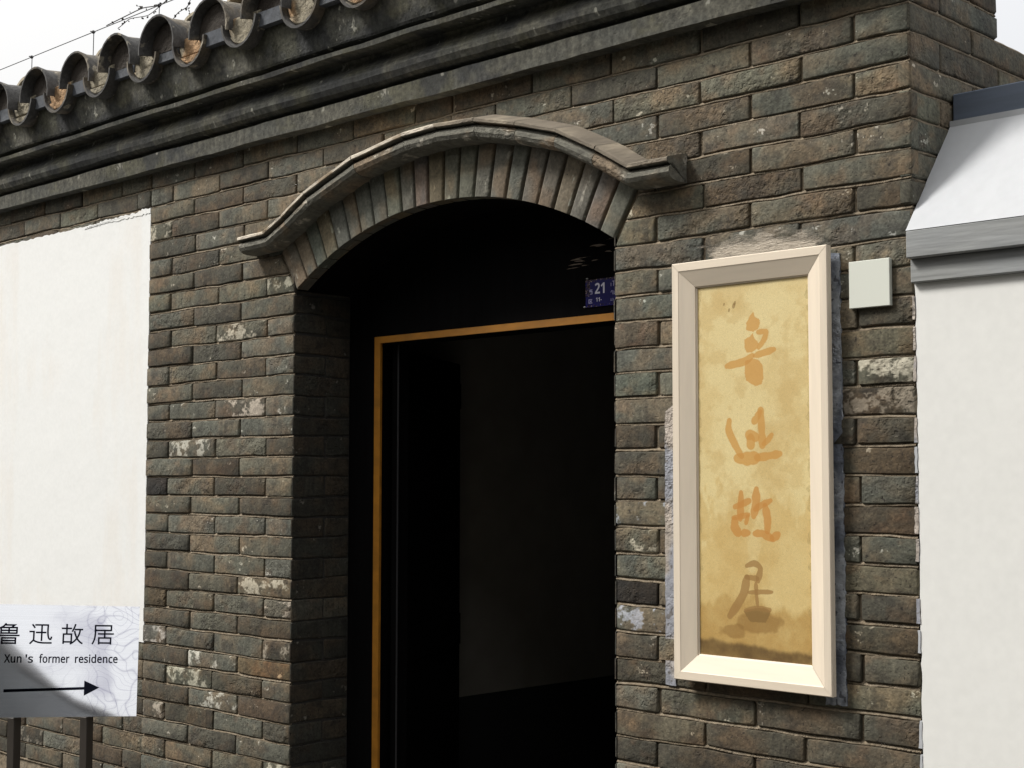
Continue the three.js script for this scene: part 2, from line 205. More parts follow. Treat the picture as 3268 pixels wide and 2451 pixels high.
// bricks the photograph marks out: row, x, kind
const MARKED = [
  [15, -1.78, 'black'], [19, 0.58, 'black'], [24, -1.4, 'lime'], [26, -1.4, 'lime'], [25, -1.55, 'limey'], [21, -1.0, 'limey'], [23, -1.78, 'lime'], [11, -1.25, 'limey'], [20, -1.0, 'limey'], [24, -1.05, 'orange'],
  [5, -1.0, 'limey'], [7, -1.2, 'limey'], [13, -1.05, 'dark'], [15, -1.25, 'dark'], [21, -1.75, 'dark'], [25, -1.2, 'dark'], [26, -1.05, 'dark'], [27, -1.5, 'dark'], [22, -1.1, 'dark'], [20, -1.7, 'dark'], [27, -1.78, 'limey'], [29, -1.0, 'limey'],
  [16, 0.58, 'blue'], [17, 0.6, 'limey'], [20, 0.58, 'blue'], [22, 0.6, 'dark'], [11, 1.35, 'limey'], [11, 1.31, 'dark'], [10, 1.35, 'warm'], [14, 1.35, 'dark'], [16, 1.33, 'dark'], [18, 1.35, 'warm'], [20, 1.35, 'dark'], [26, 1.3, 'warm'], [24, 0.7, 'warm'],
  [8, 0.58, 'green'], [10, 0.58, 'green'], [11, 0.58, 'green'], [12, 0.58, 'green'], [18, 0.58, 'green'], [9, 0.58, 'rust'], [6, 0.74, 'slate'], [6, 0.97, 'slate'], [6, 1.2, 'slate'],
];
const KIND = { black: [[0.14, 0.13, 0.13], 'brick'], lime: [[1, 1, 1], 'brickLime'], limey: [[0.85, 0.8, 0.74], 'brickLime'], orange: [[1, 0.76, 0.52], 'brick'], dark: [[0.55, 0.49, 0.42], 'brick'], blue: [[1, 1, 1], 'brickBlue'], warm: [[1, 0.9, 0.74], 'brick'], green: [[0.88, 0.95, 0.94], 'brick'], rust: [[0.9, 0.74, 0.62], 'brick'], slate: [[0.76, 0.8, 0.84], 'brick'] };
const limeSet = new Set(['lime', 'blue']);
function layBrick(parent, row, x0, x1, o = {}) {
  const xl = typeof x0 === 'function' ? x0 : () => x0, xr = typeof x1 === 'function' ? x1 : () => x1, mid = (xl(0.5) + xr(0.5)) / 2;
  const m = o.frame ? null : MARKED.find((q) => q[0] === row && q[1] > Math.min(xl(0), xl(1)) && q[1] < Math.max(xr(0), xr(1)));
  const low = clamp((row - 17) / 10, 0, 1);
  let tint = pickTint(low), mat = 'brick';
  if (m) { tint = KIND[m[2]][0].map((t) => t * rr(0.94, 1)); mat = KIND[m[2]][1]; } else if (rnd() < (row > 19 ? 0.04 : 0.006) && !o.mat) { mat = 'brickLime'; tint = tint.map((t) => t * 0.9); }
  if (o.soot) tint = tint.map((t) => (0.35 * t + 0.6) * o.soot); // tint darkened for the bricks of the doorway
  const j1 = rr(-0.0022, 0.0022), j2 = rr(-0.0022, 0.0022), jx = () => rr(-0.002, 0.002), a = jx(), b = jx(), off = o.off ?? 0;
  const ga = o.gl ?? GAP, gb = o.gr ?? GAP;
  const geo = brickGeo(o.frame || onFront, (t) => xl(t) + ga + a, (t) => xr(t) - gb + b, (x) => jy(row + 1, x + off) + GAP + j1, (x) => jy(row, x + off) - GAP + j2, tint, { ...o, two: m ? 2 : o.two });
  return mesh(o.name || 'brick', geo, o.mat ? M[o.mat] : M[mat], parent);
}
const cut = (list, lo, hi) => { const r = [lo]; for (const x of list) if (x > lo + 0.035 && x < hi - 0.035) r.push(x); r.push(hi); return r; };
const range = (a, step, n) => Array.from({ length: n }, (_, i) => a + step * i);

// ------------------------------------------------------------------ ground, lane
struct('ground', worldUV(new THREE.PlaneGeometry(240, 240).rotateX(-Math.PI / 2).translate(0, -0.01, 0)), M.ground);
struct('lane', worldUV(new THREE.PlaneGeometry(40, 5.4).rotateX(-Math.PI / 2).translate(2, 0, 2.85)), M.lane);

// ------------------------------------------------------------------ the brick gate wall
const XL = -1.851, JL = -0.929, JR = 0.513, XR = 1.43, TOP = 3.08, ACX = -0.192, ACY = 1.055, AR = 1.352, ARO = 1.512;
const gate = thing('gate_wall', 'grey brick gate wall with an arched doorway under a tiled coping', 'brick wall');
const arcPts = (r, a0, a1, n) => range(0, 1, n + 1).map((i) => { const a = lerp(a0, a1, i / n); return [ACX + r * Math.sin(a), ACY + r * Math.cos(a)]; });
{
  const r = AR + 0.006, aL = Math.asin((JL - 0.006 - ACX) / r), aR = Math.asin((JR + 0.006 - ACX) / r);
  const door = [[JL - 0.006, 0], ...arcPts(r, aL, aR, 40), [JR + 0.006, 0]];
  const outline = [[XL, 0], ...door, [XR - 0.008, 0], [XR - 0.008, TOP], [XL, TOP]];
  mesh('mortar', poly(outline, -0.25, -0.0105), M.mortar, gate);
  // body of the wall behind the return face, stepping up to the coping
  mesh('mortar', box(1.0, XR - 0.008, 0, 2.668, -1.4, -0.2502), M.mortar, gate);
  mesh('mortar', box(1.0, XR - 0.008, 2.668, TOP, -0.44, -0.2502), M.mortar, gate);
}
const ringX = (y, side) => { const d = ARO * ARO - (y - ACY) * (y - ACY); return d > 0 ? ACX + side * Math.sqrt(d) : ACX; };
const springA = [-32.9, 31.9].map((d) => d * Math.PI / 180);
// edge of the arch ring at height y: the skewback line below its outer end, the outer curve above
const ringEdge = (y, side) => { const a = side < 0 ? springA[0] : springA[1], yo = ACY + ARO * Math.cos(a), yi = ACY + AR * Math.cos(a); if (y >= yo) return ringX(y, side); if (y >= yi) return ACX + (y - ACY) * Math.tan(a); return side < 0 ? JL : JR; };
const JEVEN_L = [-1.548, -1.24, -0.932, -0.624, -0.316], JODD_L = [-1.7, -1.392, -1.088, -0.78, -0.47], JODD_R = [0.05, 0.358, 0.664, 0.97, 1.277], JEVEN_R = [0.2, 0.508, 0.816, 1.124];
for (let row = -2; row <= 31; row++) {
  const odd = Math.abs(row) % 2 === 1, L = odd ? JODD_L : JEVEN_L, R = odd ? JODD_R : JEVEN_R;
  const yc = Y0 - PITCH * (row + 0.5), ytop = Y0 - PITCH * row, ybot = ytop - PITCH;
  const lime = row >= 7 && row <= 22;
  if (ybot > ACY + ARO) { // above the arch, right across
    const js = cut([...L, -0.14, ...R].map((x, i) => x + rr(-0.006, 0.006)), XL, XR);
    for (let i = 0; i + 1 < js.length; i++) layBrick(gate, row, js[i], js[i + 1], { gl: i ? GAP : 0.001, gr: i + 2 < js.length ? GAP : 0.0005 });
    continue;
  }
  const eL = (t) => ringEdge(lerp(ybot, ytop, t), -1), eR = (t) => ringEdge(lerp(ybot, ytop, t), 1);
  const inRing = ytop > ACY + AR * Math.cos(springA[0]);
  const cl = Math.min(eL(0), eL(1)), cr = Math.max(eR(0), eR(1));
  let js = cut(L.map((x) => x + rr(-0.006, 0.006)), XL, cl);
  for (let i = 0; i + 1 < js.length; i++) { const last = i + 2 === js.length; layBrick(gate, row, js[i], last ? (inRing ? eL : JL) : js[i + 1], { gl: i ? GAP : rr(-0.006, 0.002), proud: i ? undefined : rr(0.001, 0.004), gr: last ? (inRing ? 0.004 : 0.0035) : GAP }); }
  js = cut(R.map((x) => x + rr(-0.006, 0.006)), cr, XR);
  for (let i = 0; i + 1 < js.length; i++) { const last = i + 2 === js.length; layBrick(gate, row, i ? js[i] : (inRing ? eR : JR), js[i + 1], { gl: i ? GAP : (inRing ? 0.004 : 0.0035), gr: last ? 0.0005 : GAP }); }
}
{ // the courses down to the ground, below the picture
  const list = [];
  for (let row = 32; row <= 36; row++) for (const [a, b, js] of [[XL, JL, row % 2 ? JODD_L : JEVEN_L], [JR, XR, row % 2 ? JODD_R : JEVEN_R]]) { const q = cut(js, a, b); for (let i = 0; i + 1 < q.length; i++) { const t = pickTint(1); list.push(brickGeo(onFront, () => q[i] + GAP, () => q[i + 1] - GAP, (x) => jy(row + 1, x) + GAP, (x) => jy(row, x) - GAP, t)); } }
  const m = mesh('plinth_brick', mergeGeometries(list), M.brick, gate); m.userData.kind = 'stuff';
}
// mortar struck on each bed joint: a ledge that slopes out to the brick below
function bedJoint(frame, n, x0, x1, off) {
  const k = Math.max(6, Math.round((x1 - x0) / 0.012));
  return strip(k, 3, (u, v) => { const x = lerp(x0, x1, u), j = Math.round(v * 3), w = noise(x * 34 + n * 5, n * 3.1, 621) - 0.5, q = noise(x * 90, n * 7.7, 622) - 0.5, y = jy(n, x + off); const b = [[-GAP - 0.0022, -0.0068], [-GAP + 0.0006, -0.0028], [GAP * 0.35, -0.0058], [GAP + 0.002, -0.0104]][j]; return [...frame(x, y + b[0] + 0.0026 * w, b[1] + (j === 1 ? 0.003 * w + 0.0022 * q : 0)), x / 0.5, y / 0.5 + v * 0.02]; });
}
{
  const list = [];
  for (let n = -2; n <= 37; n++) { const y = Y0 - PITCH * n; if (y > ACY + ARO + 0.01) list.push(bedJoint(onFront, n, XL, XR - 0.002, 0)); else { list.push(bedJoint(onFront, n, XL, ringEdge(y, -1) - 0.003, 0), bedJoint(onFront, n, ringEdge(y, 1) + 0.003, XR - 0.002, 0)); } }
  for (let n = -6; n <= 7; n++) { const g = bedJoint(onReturn, n, 0.004, n < -1 ? 0.45 : 1.4, 40), id = g.index.array; g.computeVertexNormals(); list.push(g); }
  mesh('bed_joint', join(list), M.mortarSide, gate);
}
// return face on the right
for (let row = -6; row <= 6; row++) {
  const odd = Math.abs(row) % 2 === 1, end = row < -1 ? 0.455 : 1.4, js = cut(odd ? [0.315, 0.625, 0.93, 1.24] : [0.15, 0.46, 0.77, 1.08], 0, end);
  for (let i = 0; i + 1 < js.length; i++) layBrick(gate, row, js[i], js[i + 1], { frame: onReturn, name: 'return_brick', off: 40, gl: i ? GAP : 0.0005, gr: i + 2 < js.length ? GAP : 0.0005, back: -0.03 });
}
// jambs of the doorway, darkness put into the brick tint
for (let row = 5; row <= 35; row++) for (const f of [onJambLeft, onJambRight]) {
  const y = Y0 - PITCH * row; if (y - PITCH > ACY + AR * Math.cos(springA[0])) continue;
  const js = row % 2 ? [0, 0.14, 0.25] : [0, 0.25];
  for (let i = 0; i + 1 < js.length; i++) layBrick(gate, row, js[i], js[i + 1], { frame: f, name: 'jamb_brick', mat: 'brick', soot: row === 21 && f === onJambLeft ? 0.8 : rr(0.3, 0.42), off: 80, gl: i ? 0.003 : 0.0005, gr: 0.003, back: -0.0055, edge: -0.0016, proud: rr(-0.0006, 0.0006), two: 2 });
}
for (const [a, b] of [[JL - 0.0062, JL - 0.0035], [JR + 0.0035, JR + 0.0062]]) mesh('jamb_lining', box(a, b, 0, 2.26, -0.2505, -0.012), M.blackMortar, gate);
{ // soffit of the arch, black painted
  const aL = Math.asin((JL - ACX) / AR), aR = Math.asin((JR - ACX) / AR);
  mesh('arch_soffit', strip(48, 1, (u, v) => { const a = lerp(aL, aR, u); return [ACX + (AR + 0.002) * Math.sin(a), ACY + (AR + 0.002) * Math.cos(a), lerp(-0.25, -0.012, v), u * 1.6, v * 0.25]; }), M.black, gate);
}
// arch stones on edge
{
  const N = 24, g0 = springA[0], g1 = springA[1], stops = [-32.6, -29.7, -27.1, -24.6, -21.8, -18.9, -16.4, -13.5, -10.6, -7.7, -5.0, -2.4, 0.5, 3.3, 6.3, 9.2, 12.1, 14.8, 17.8, 20.6, 23.4, 26.1, 28.9, 31.7];
  const VT = [[0.95, 0.95, 0.94], [0.86, 0.88, 0.87], [1, 0.96, 0.91], [0.9, 0.9, 0.88]];
  for (let k = 0; k + 1 < stops.length; k++) {
    const gap = (k < 9 ? 0.0018 : 0.0036), a0 = stops[k] * Math.PI / 180 + gap / AR, a1 = stops[k + 1] * Math.PI / 180 - gap / AR, tint = (k === 11 ? [1, 0.84, 0.62] : VT[Math.floor(rnd() * 4)].map((t) => t * rr(0.9, 1))), z = rr(-0.0015, 0.0015), ou = rnd(), ov = rnd();
    const P = [], U = [], C = [], I = [], rows = [0, 0.004, 0.5, 1], cols = [0, 0, 0.12, 0.5, 0.88, 1, 1], cz = [-0.04, -0.004, 0, 0, 0, -0.004, -0.04];
    for (let j = 0; j < rows.length; j++) for (let i = 0; i < cols.length; i++) { const a = lerp(a0, a1, cols[i]), r = lerp(AR, ARO, rows[j]), zz = (j === 0 ? Math.min(cz[i], -0.003) : cz[i]) + z + 0.001; P.push(ACX + r * Math.sin(a), ACY + r * Math.cos(a), zz); U.push((cols[i] * 0.07) / 0.9 + ou, (r + zz) / 0.9 + ov); C.push(...tint); }
    const nx = cols.length; for (let j = 0; j + 1 < rows.length; j++) for (let i = 0; i + 1 < nx; i++) { const a = j * nx + i; I.push(a, a + 1, a + nx + 1, a, a + nx + 1, a + nx); }
    for (const i of [0]) for (let q = 0; q + 1 < nx; q++) { const b = P.length / 3; for (const [qq, d] of [[q, 0], [q + 1, 0], [q + 1, -0.24], [q, -0.24]]) { P.push(P[qq * 3], P[qq * 3 + 1], d ? -0.05 : P[qq * 3 + 2]); U.push(ou + qq * 0.01, ov + d); C.push(...tint); } I.push(b, b + 2, b + 1, b, b + 3, b + 2); }
    const g = new THREE.BufferGeometry(); g.setAttribute('position', new THREE.Float32BufferAttribute(P, 3)); g.setAttribute('uv', new THREE.Float32BufferAttribute(U, 2)); g.setAttribute('color', new THREE.Float32BufferAttribute(C, 3)); g.setIndex(I); g.computeVertexNormals();
    mesh('arch_brick', g, M.vouss, gate);
  }
}
// hood mould over the arch, a run of moulded stones
{
  const nodes = [[-1.155, 2.333, 0.056], [-0.995, 2.338, 0.056], [-0.88, 2.388, 0.056], [-0.76, 2.447, 0.06], [-0.52, 2.524, 0.062], [-0.282, 2.558, 0.062], [-0.135, 2.563, 0.06], [0.03, 2.553, 0.06], [0.195, 2.516, 0.058], [0.35, 2.472, 0.056], [0.49, 2.401, 0.058], [0.617, 2.328, 0.056], [0.768, 2.327, 0.056]];
  const prof = [[0, -0.004], [0, 0.04], [0.05, 0.056], [0.16, 0.068], [0.36, 0.075], [0.56, 0.074], [0.7, 0.066], [0.78, 0.056], [0.82, 0.055], [0.83, 0.08], [0.86, 0.083], [1.0, 0.083], [1.06, 0.078], [1.45, -0.004]];
  const nrm = nodes.map((p, i) => { const a = nodes[Math.max(0, i - 1)], b = nodes[Math.min(nodes.length - 1, i + 1)], d1 = new THREE.Vector2(p[0] - a[0], p[1] - a[1]), d2 = new THREE.Vector2(b[0] - p[0], b[1] - p[1]); if (i === 0) d1.copy(d2); if (i === nodes.length - 1) d2.copy(d1); d1.normalize(); d2.normalize(); const n = new THREE.Vector2(-(d1.y + d2.y), d1.x + d2.x).normalize(); const c = n.dot(new THREE.Vector2(-d1.y, d1.x)); return [n.x / c, n.y / c]; });
  for (let k = 0; k + 1 < nodes.length; k++) {
    const P = [], U = [], I = [], ou = rnd(), ov = rnd(), dz = rr(-0.0012, 0.0012), sub = 4, lipFrom = 9;
    let run = 0; const len = Math.hypot(nodes[k + 1][0] - nodes[k][0], nodes[k + 1][1] - nodes[k][1]), e = 0.0006 / len;
    const at = (t, q) => { const h = lerp(nodes[k][2], nodes[k + 1][2], t), nx = lerp(nrm[k][0], nrm[k + 1][0], t), ny = lerp(nrm[k][1], nrm[k + 1][1], t); return [lerp(nodes[k][0], nodes[k + 1][0], t) + nx * h * q[0], lerp(nodes[k][1], nodes[k + 1][1], t) + ny * h * q[0], q[1] + (q[1] > 0 ? dz : 0)]; };
    for (let i = 0; i + 1 < prof.length; i++) { // each band of the profile keeps its own edge
      for (let s = 0; s < sub; s++) { const t0 = lerp(e, 1 - e, s / sub), t1 = lerp(e, 1 - e, (s + 1) / sub), b = P.length / 3, w = (t, q) => { const p = at(t, q), m = 0.0016 * (noise(p[0] * 40, p[1] * 40 + q[1] * 300, 601) - 0.5); return [p[0], p[1] + m, p[2] + (q[1] > 0 ? m : 0)]; }; P.push(...w(t0, prof[i]), ...w(t1, prof[i]), ...w(t1, prof[i + 1]), ...w(t0, prof[i + 1])); U.push(ou + t0 * len, ov + i * 0.02, ou + t1 * len, ov + i * 0.02, ou + t1 * len, ov + (i + 1) * 0.02, ou + t0 * len, ov + (i + 1) * 0.02); I.push(b, b + 1, b + 2, b, b + 2, b + 3); }
    }
    for (const t of [e, 1 - e]) { const b = P.length / 3; for (const q of prof) { P.push(...at(t, q)); U.push(ou + q[0] * 0.06, ov + q[1]); } for (let i = 1; i + 1 < prof.length; i++) t > 0.5 ? I.push(b, b + i + 1, b + i) : I.push(b, b + i, b + i + 1); }
    const g = new THREE.BufferGeometry(); g.setAttribute('position', new THREE.Float32BufferAttribute(P, 3)); g.setAttribute('uv', new THREE.Float32BufferAttribute(U, 2)); g.setIndex(I); g.computeVertexNormals();
    const n1 = sub * 6 * lipFrom, lipEnd = sub * 6 * (prof.length - 1); // drip edge of the same stone; its paler left run is limewash plus painted light
    const idx = [...g.index.array], lip = g.clone(); lip.setIndex(idx.slice(n1, lipEnd)); g.setIndex([...idx.slice(0, n1), ...idx.slice(lipEnd)]);
    const hs = mesh('hood_stone', g, M.hood, gate); mesh('drip_edge', lip, k < 6 ? M.lip : M.lipDull, hs);
  }
}
// cornice under the tiles, running left past the gate over the courtyard wall too
const CX0 = -4.6, CX1 = XR + 0.02;
function run(name, prof, mat, wob = 0.0035) { // an extruded profile with slightly uneven arrises
  const n = 90, list = [];
  for (let i = 0; i + 1 < prof.length; i++) { const L0 = run.at || 0, L1 = L0 + Math.hypot(prof[i + 1][0] - prof[i][0], prof[i + 1][1] - prof[i][1]); run.at = L1; list.push(strip(n, 1, (u, v) => { const x = lerp(CX0, CX1, u), p = v ? prof[i + 1] : prof[i], w = wob * (noise(x * 5.3, p[1] * 60, 611) - 0.5) + wob * 0.7 * (noise(x * 21, p[1] * 60, 612) - 0.5); return [x, p[1] + w, p[0] + (p[0] > 0 ? w : 0), x / 1.6, (v ? L1 : L0) / 1.6]; })); }
  for (const x of [CX0, CX1]) { const sh = new THREE.Shape(prof.map((p) => new THREE.Vector2(p[0], p[1]))); const g = new THREE.ShapeGeometry(sh); g.rotateY(-Math.PI / 2); g.translate(x, 0, 0); const pa = g.attributes.position; list.push(g); if (x === CX1) { const id = g.index.array; for (let q = 0; q < id.length; q += 3) { const t = id[q]; id[q] = id[q + 1]; id[q + 1] = t; } g.computeVertexNormals(); } }
  return mesh(name, join(list), mat, gate);
}
run('fascia', [[-0.02, 2.732], [0.05, 2.731], [0.053, 2.787], [0.02, 2.79], [-0.02, 2.792]], M.cornice);
run('moulding', [[-0.01, 2.7925], [0.022, 2.797], [0.024, 2.803], [0.05, 2.8045], [0.068, 2.813], [0.077, 2.83], [0.079, 2.846], [0.074, 2.862], [0.062, 2.876], [0.05, 2.888], [0.045, 2.903], [0.05, 2.9125], [-0.01, 2.9127]], M.cornice);
run('fillet', [[-0.01, 2.9135], [0.122, 2.914], [0.124, 2.929], [0.06, 2.9325], [-0.01, 2.9335]], M.cornice, 0.003);
run('plaster_coving', [[-0.01, 2.934], [0.07, 2.935], [0.072, 2.949], [0.112, 2.951], [0.116, 2.958], [0.124, 3.0], [0.135, 3.05], [0.14, 3.1], [-0.01, 3.14]], M.cornice, 0.005);
// lime mortar smears
patch('lime_mortar', [[0.69, 1.0], [0.724, 1.0], [0.724, 1.74], [0.692, 1.72]], 0.0014, -0.01, 0.0016, M.lime, gate);
patch('lime_mortar', [[1.18, 1.0], [1.238, 1.002], [1.236, 1.5], [1.234, 2.09], [1.18, 2.09]], 0.0018, -0.01, 0.003, M.blueLime, gate);
{ // thin lime wash left on the brick above the plaque
  const am = tex(256, 128, (u, v) => { const r = Math.hypot((u - 0.52) / 0.5, (v - 0.0) / 0.95), n = fbm(u, v, 9, 5, 471, 5, 0.7); return grey(sstep(1 - r + 0.9 * (n - 0.5), 0.12, 0.5)); }, false);
  am.wrapS = am.wrapT = THREE.ClampToEdgeWrapping;
  const wash = mesh('lime_wash', new THREE.PlaneGeometry(0.46, 0.085).translate(1.0, 2.142, 0.0042), new THREE.MeshStandardMaterial({ color: new THREE.Color(0.52, 0.46, 0.38), roughness: 0.95, alphaMap: am, transparent: true, bumpMap: brickBump, bumpScale: 0.006 }), gate);
}
for (let row = 9; row <= 30; row++) { if (rnd() < 0.25) continue; const y = Y0 - PITCH * row, w = rr(0.0015, 0.006), lo = rr(0.058, 0.0685), hi = rr(0.001, 0.01); patch('lime_mortar', [[XR - w, y - lo], [XR + 0.004, y - lo], [XR + 0.004, y - hi], [XR - w * rr(0.4, 1), y - hi]], 0.0014, -0.02, 0.0012 + rr(0, 0.001), rnd() < 0.5 ? M.whiteSlope : M.lime, gate); }

// ------------------------------------------------------------------ courtyard wall to the left
const yard = thing('courtyard_wall', 'white plastered courtyard wall with brick edging left of the gate', 'wall');
mesh('mortar', box(CX0, XL - 0.0005, 0, 2.93, -0.3, -0.0105), M.mortar, yard);
for (let row = -2; row <= -1; row++) { const js = cut(row % 2 === 0 ? range(-4.55, 0.155, 40).filter((_, i) => i % 2 === 0) : range(-4.39, 0.305, 12), CX0, XL); for (let i = 0; i + 1 < js.length; i++) if (js[i + 1] > -3.4) layBrick(yard, row, js[i], js[i + 1], { gr: i + 2 < js.length ? GAP : 0.003 }); }
for (const [row, first] of [[0, -4.69], [-0, -4.69]].slice(0, 1)) { const js = cut(range(-4.43, 0.308, 12), CX0, XL); for (let i = 0; i + 1 < js.length; i++) if (js[i + 1] > -3.4) layBrick(yard, -0 + row - 0, js[i], js[i + 1], { proud: -0.002 }); }
for (let row = 24; row <= 31; row++) { const js = cut(row % 2 ? range(-4.62, 0.31, 12) : range(-4.47, 0.31, 12), CX0, XL); for (let i = 0; i + 1 < js.length; i++) if (js[i + 1] > -3.3) layBrick(yard, row, js[i], js[i + 1], { gr: i + 2 < js.length ? GAP : 0.003 }); }
mesh('bed_joint', join([-1, 0, ...range(24, 1, 9)].map((n) => bedJoint(onFront, n, CX0, XL, 0))), M.mortarSide, yard);
mesh('plaster_panel', poly(rough([[CX0, 0.918, 0.2], [XL + 0.002, 0.918, 0.5], [XL + 0.001, 2.586, 1], [CX0, 2.578, 0]], 0.003, 0.02), -0.02, 0.001), M.white, yard);
patch('lime_mortar', [[-2.35, 2.575], [XL, 2.578], [XL, 2.594], [-1.9, 2.6], [-1.93, 2.592], [-2.0, 2.59], [-2.2, 2.588]], 0.004, -0.01, 0.003, M.white, yard);

// ------------------------------------------------------------------ eave tiles
const roof = thing('tiled_coping', 'curved grey clay eave tiles on the coping over the gate', 'roof');
{
  const shell = (cx, cy, r, th, a0, a1, z0, z1, drop, flare) => { // an arched tile with thickness, lying back from z1 (front) to z0
    const n = 14, list = [], pt = (rad, u, v) => { const a = lerp(a0, a1, u), z = lerp(z1, z0, v), f = flare && v < 0.2 ? (0.2 - v) * 0.05 : 0; return [cx + (rad + f) * Math.sin(a), cy + (rad + f) * Math.cos(a) + drop * v, z, (a * rad) / 0.8 + cx, z / 0.8]; };
    list.push(strip(n, 5, (u, v) => pt(r + th, u, v)), strip(n, 5, (u, v) => pt(r, 1 - u, v)), strip(n, 1, (u, v) => pt(v ? r + th : r, u, 0)), strip(n, 1, (u, v) => pt(v ? r : r + th, u, 1)));
    for (const e of [0, 1]) list.push(strip(1, 5, (u, v) => pt((u ? 1 : 0) === e ? r : r + th, e, v)));
    return join(list);
  };
  const XU = [-4.15, -3.84, -3.53, -3.22, -2.9, -2.583, -2.28, -1.957, -1.651, -1.338, -1.02, -0.689, -0.392, -0.08, 0.23, 0.545, 0.86, 1.17];
  XU.forEach((x, k) => {
    const y = 3.022 + 0.002 * (k - 5) * 0.6 + rr(-0.004, 0.004), gx = x + 0.155 + rr(-0.006, 0.006), z = 0.185 + rr(-0.008, 0.008);
    const pan = mesh('pan_tile', shell(x, y + 0.098, 0.094, 0.009, Math.PI * 0.52, Math.PI * 1.48, -0.3, z, 0.03, false), M.tile, roof);
    // clay packed into the mouth of the pan, with a dark gap where it has shrunk
    const disc = (r0, zz, y0, y1) => { const s = new THREE.Shape(); const m = 18; for (let i = 0; i <= m; i++) { const t = lerp(y0, y1, 1 - i / m), w = Math.sqrt(Math.max(0, r0 * r0 - Math.min(0, t) ** 2)); i ? s.lineTo(-w, t) : s.moveTo(-w, t); } for (let i = 0; i <= m; i++) { const t = lerp(y0, y1, i / m), w = Math.sqrt(Math.max(0, r0 * r0 - Math.min(0, t) ** 2)); s.lineTo(w, t); } return worldUV(new THREE.ExtrudeGeometry(s, { depth: 0.05, bevelEnabled: true, bevelSize: 0.004, bevelThickness: 0.006, bevelSegments: 1 }).translate(x, y + 0.098, zz)); };
    mesh('clay_fill', join([disc(0.086, z - 0.078, -0.05, 0.012), disc(0.084, z - 0.068 + rr(-0.004, 0.006), -0.083, -0.058 + rr(-0.006, 0.006))]), M.clay, roof);
    const plug = new THREE.Shape(); plug.absarc(0, 0, 0.1, -0.08, Math.PI + 0.08, false); plug.closePath();
    mesh('shade_plug', worldUV(new THREE.ExtrudeGeometry(plug, { depth: 0.1, bevelEnabled: true, bevelSize: 0.001, bevelThickness: 0.012, bevelSegments: 2 }).translate(gx, y + 0.092, 0.045 + rr(-0.008, 0.008))), M.hollowShade, roof);  // near-black plug paints the shade of the hollow under the cover tile
    mesh('mortar_fill', box(gx - 0.075, gx + 0.075, y + 0.05, y + 0.1, 0.02, 0.166 + rr(-0.006, 0.006)), M.fill, roof);
    mesh('cover_tile', shell(gx, y + 0.092, 0.101, 0.0075, -Math.PI * 0.53, Math.PI * 0.56, 0.0, 0.205 + rr(-0.012, 0.012), 0.02, true), M.tile, roof);
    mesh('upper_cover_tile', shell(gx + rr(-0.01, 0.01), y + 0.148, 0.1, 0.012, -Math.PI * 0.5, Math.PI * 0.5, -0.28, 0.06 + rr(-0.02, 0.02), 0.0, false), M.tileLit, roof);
  });
  mesh('bedding', box(CX0, CX1, 3.02, 3.1, -0.3, 0.1), M.fill, roof);
  mesh('bedding', box(CX0, CX1, 3.1, 3.16, -0.3, 0.02), M.fill, roof);
}

// ------------------------------------------------------------------ door, passage
const frame = thing('door_frame', 'black timber door frame with an ochre edge inside the arch', 'door frame');
mesh('post', cbox(-1.0, -0.793, 0, 2.037, -0.34, -0.2535, 0.003), M.black, frame);
mesh('post', cbox(0.378, 0.6, 0, 2.037, -0.34, -0.2535, 0.003), M.black, frame);
mesh('lintel_board', box(-1.0, 0.6, 2.0375, 2.5, -0.33, -0.256), M.black, frame);
mesh('lintel', cbox(-1.0, 0.6, 2.012, 2.0374, -0.35, -0.256, 0.002), M.black, frame);
mesh('inner_post', cbox(-0.7605, -0.722, 0, 2.011, -0.345, -0.3, 0.002), M.black, frame);
mesh('glint_strip', cbox(-0.7275, -0.7215, 0, 2.01, -0.2998, -0.2955, 0.001), M.glint_strip, frame);  // paler strip paints the highlight along the inner post's edge
for (let i = 0; i < 11; i++) { const x = rr(0.1, 0.3), y = 2.225 + rr(-0.03, 0.03) + (x - 0.2) * 0.15, l = rr(0.02, 0.07), h = rr(0.001, 0.0035); mesh('bare_splinter', poly(rough([[x, y], [x + l, y + rr(-0.004, 0.004)], [x + l * 0.7, y + h], [x + l * 0.2, y + h]], 0.0006, 0.008), -0.257, -0.2552), M.splinter, frame); }
{ // trim mitred at the corner
  const x0 = -0.793, x1 = 0.378, t = 0.031, yt = 2.037, tv = 0.0225;
  mesh('edge_trim', poly([[x0, 0], [x0 + t, 0], [x0 + t, yt - tv], [x0, yt]], -0.256, -0.2465), M.ochre, frame);
  mesh('edge_trim', poly([[x0 + 0.0005, yt], [x0 + t + 0.0005, yt - tv], [x1 - t, yt - tv], [x1, yt]], -0.256, -0.2465), M.ochre, frame);
  mesh('edge_trim', poly([[x1 - t, 0], [x1, 0], [x1, yt], [x1 - t, yt - tv]], -0.256, -0.2468), M.ochre, frame);
}
const leaf = thing('door_leaf', 'open black door leaf folded back inside the dark doorway', 'door');
leaf.position.set(-0.8, 0, -0.37); leaf.rotation.y = Math.atan2(0.56, -0.31);
mesh('door_board', cbox(0, 0.66, 0.05, 2.0, -0.02, 0.02, 0.004), M.black, leaf);
mesh('door_rail', cbox(0.02, 0.64, 0.9, 1.02, 0.0205, 0.03, 0.002), M.black, leaf);
mesh('door_rail', cbox(0.02, 0.64, 1.82, 1.92, 0.0205, 0.03, 0.002), M.black, leaf);
const hall = thing('entrance_passage', 'dim entrance passage with a plastered side wall behind the door', 'passage');
mesh('side_wall', box(-1.5, -1.25, 0.66, 2.9, -4.2, -0.36), M.inner, hall);
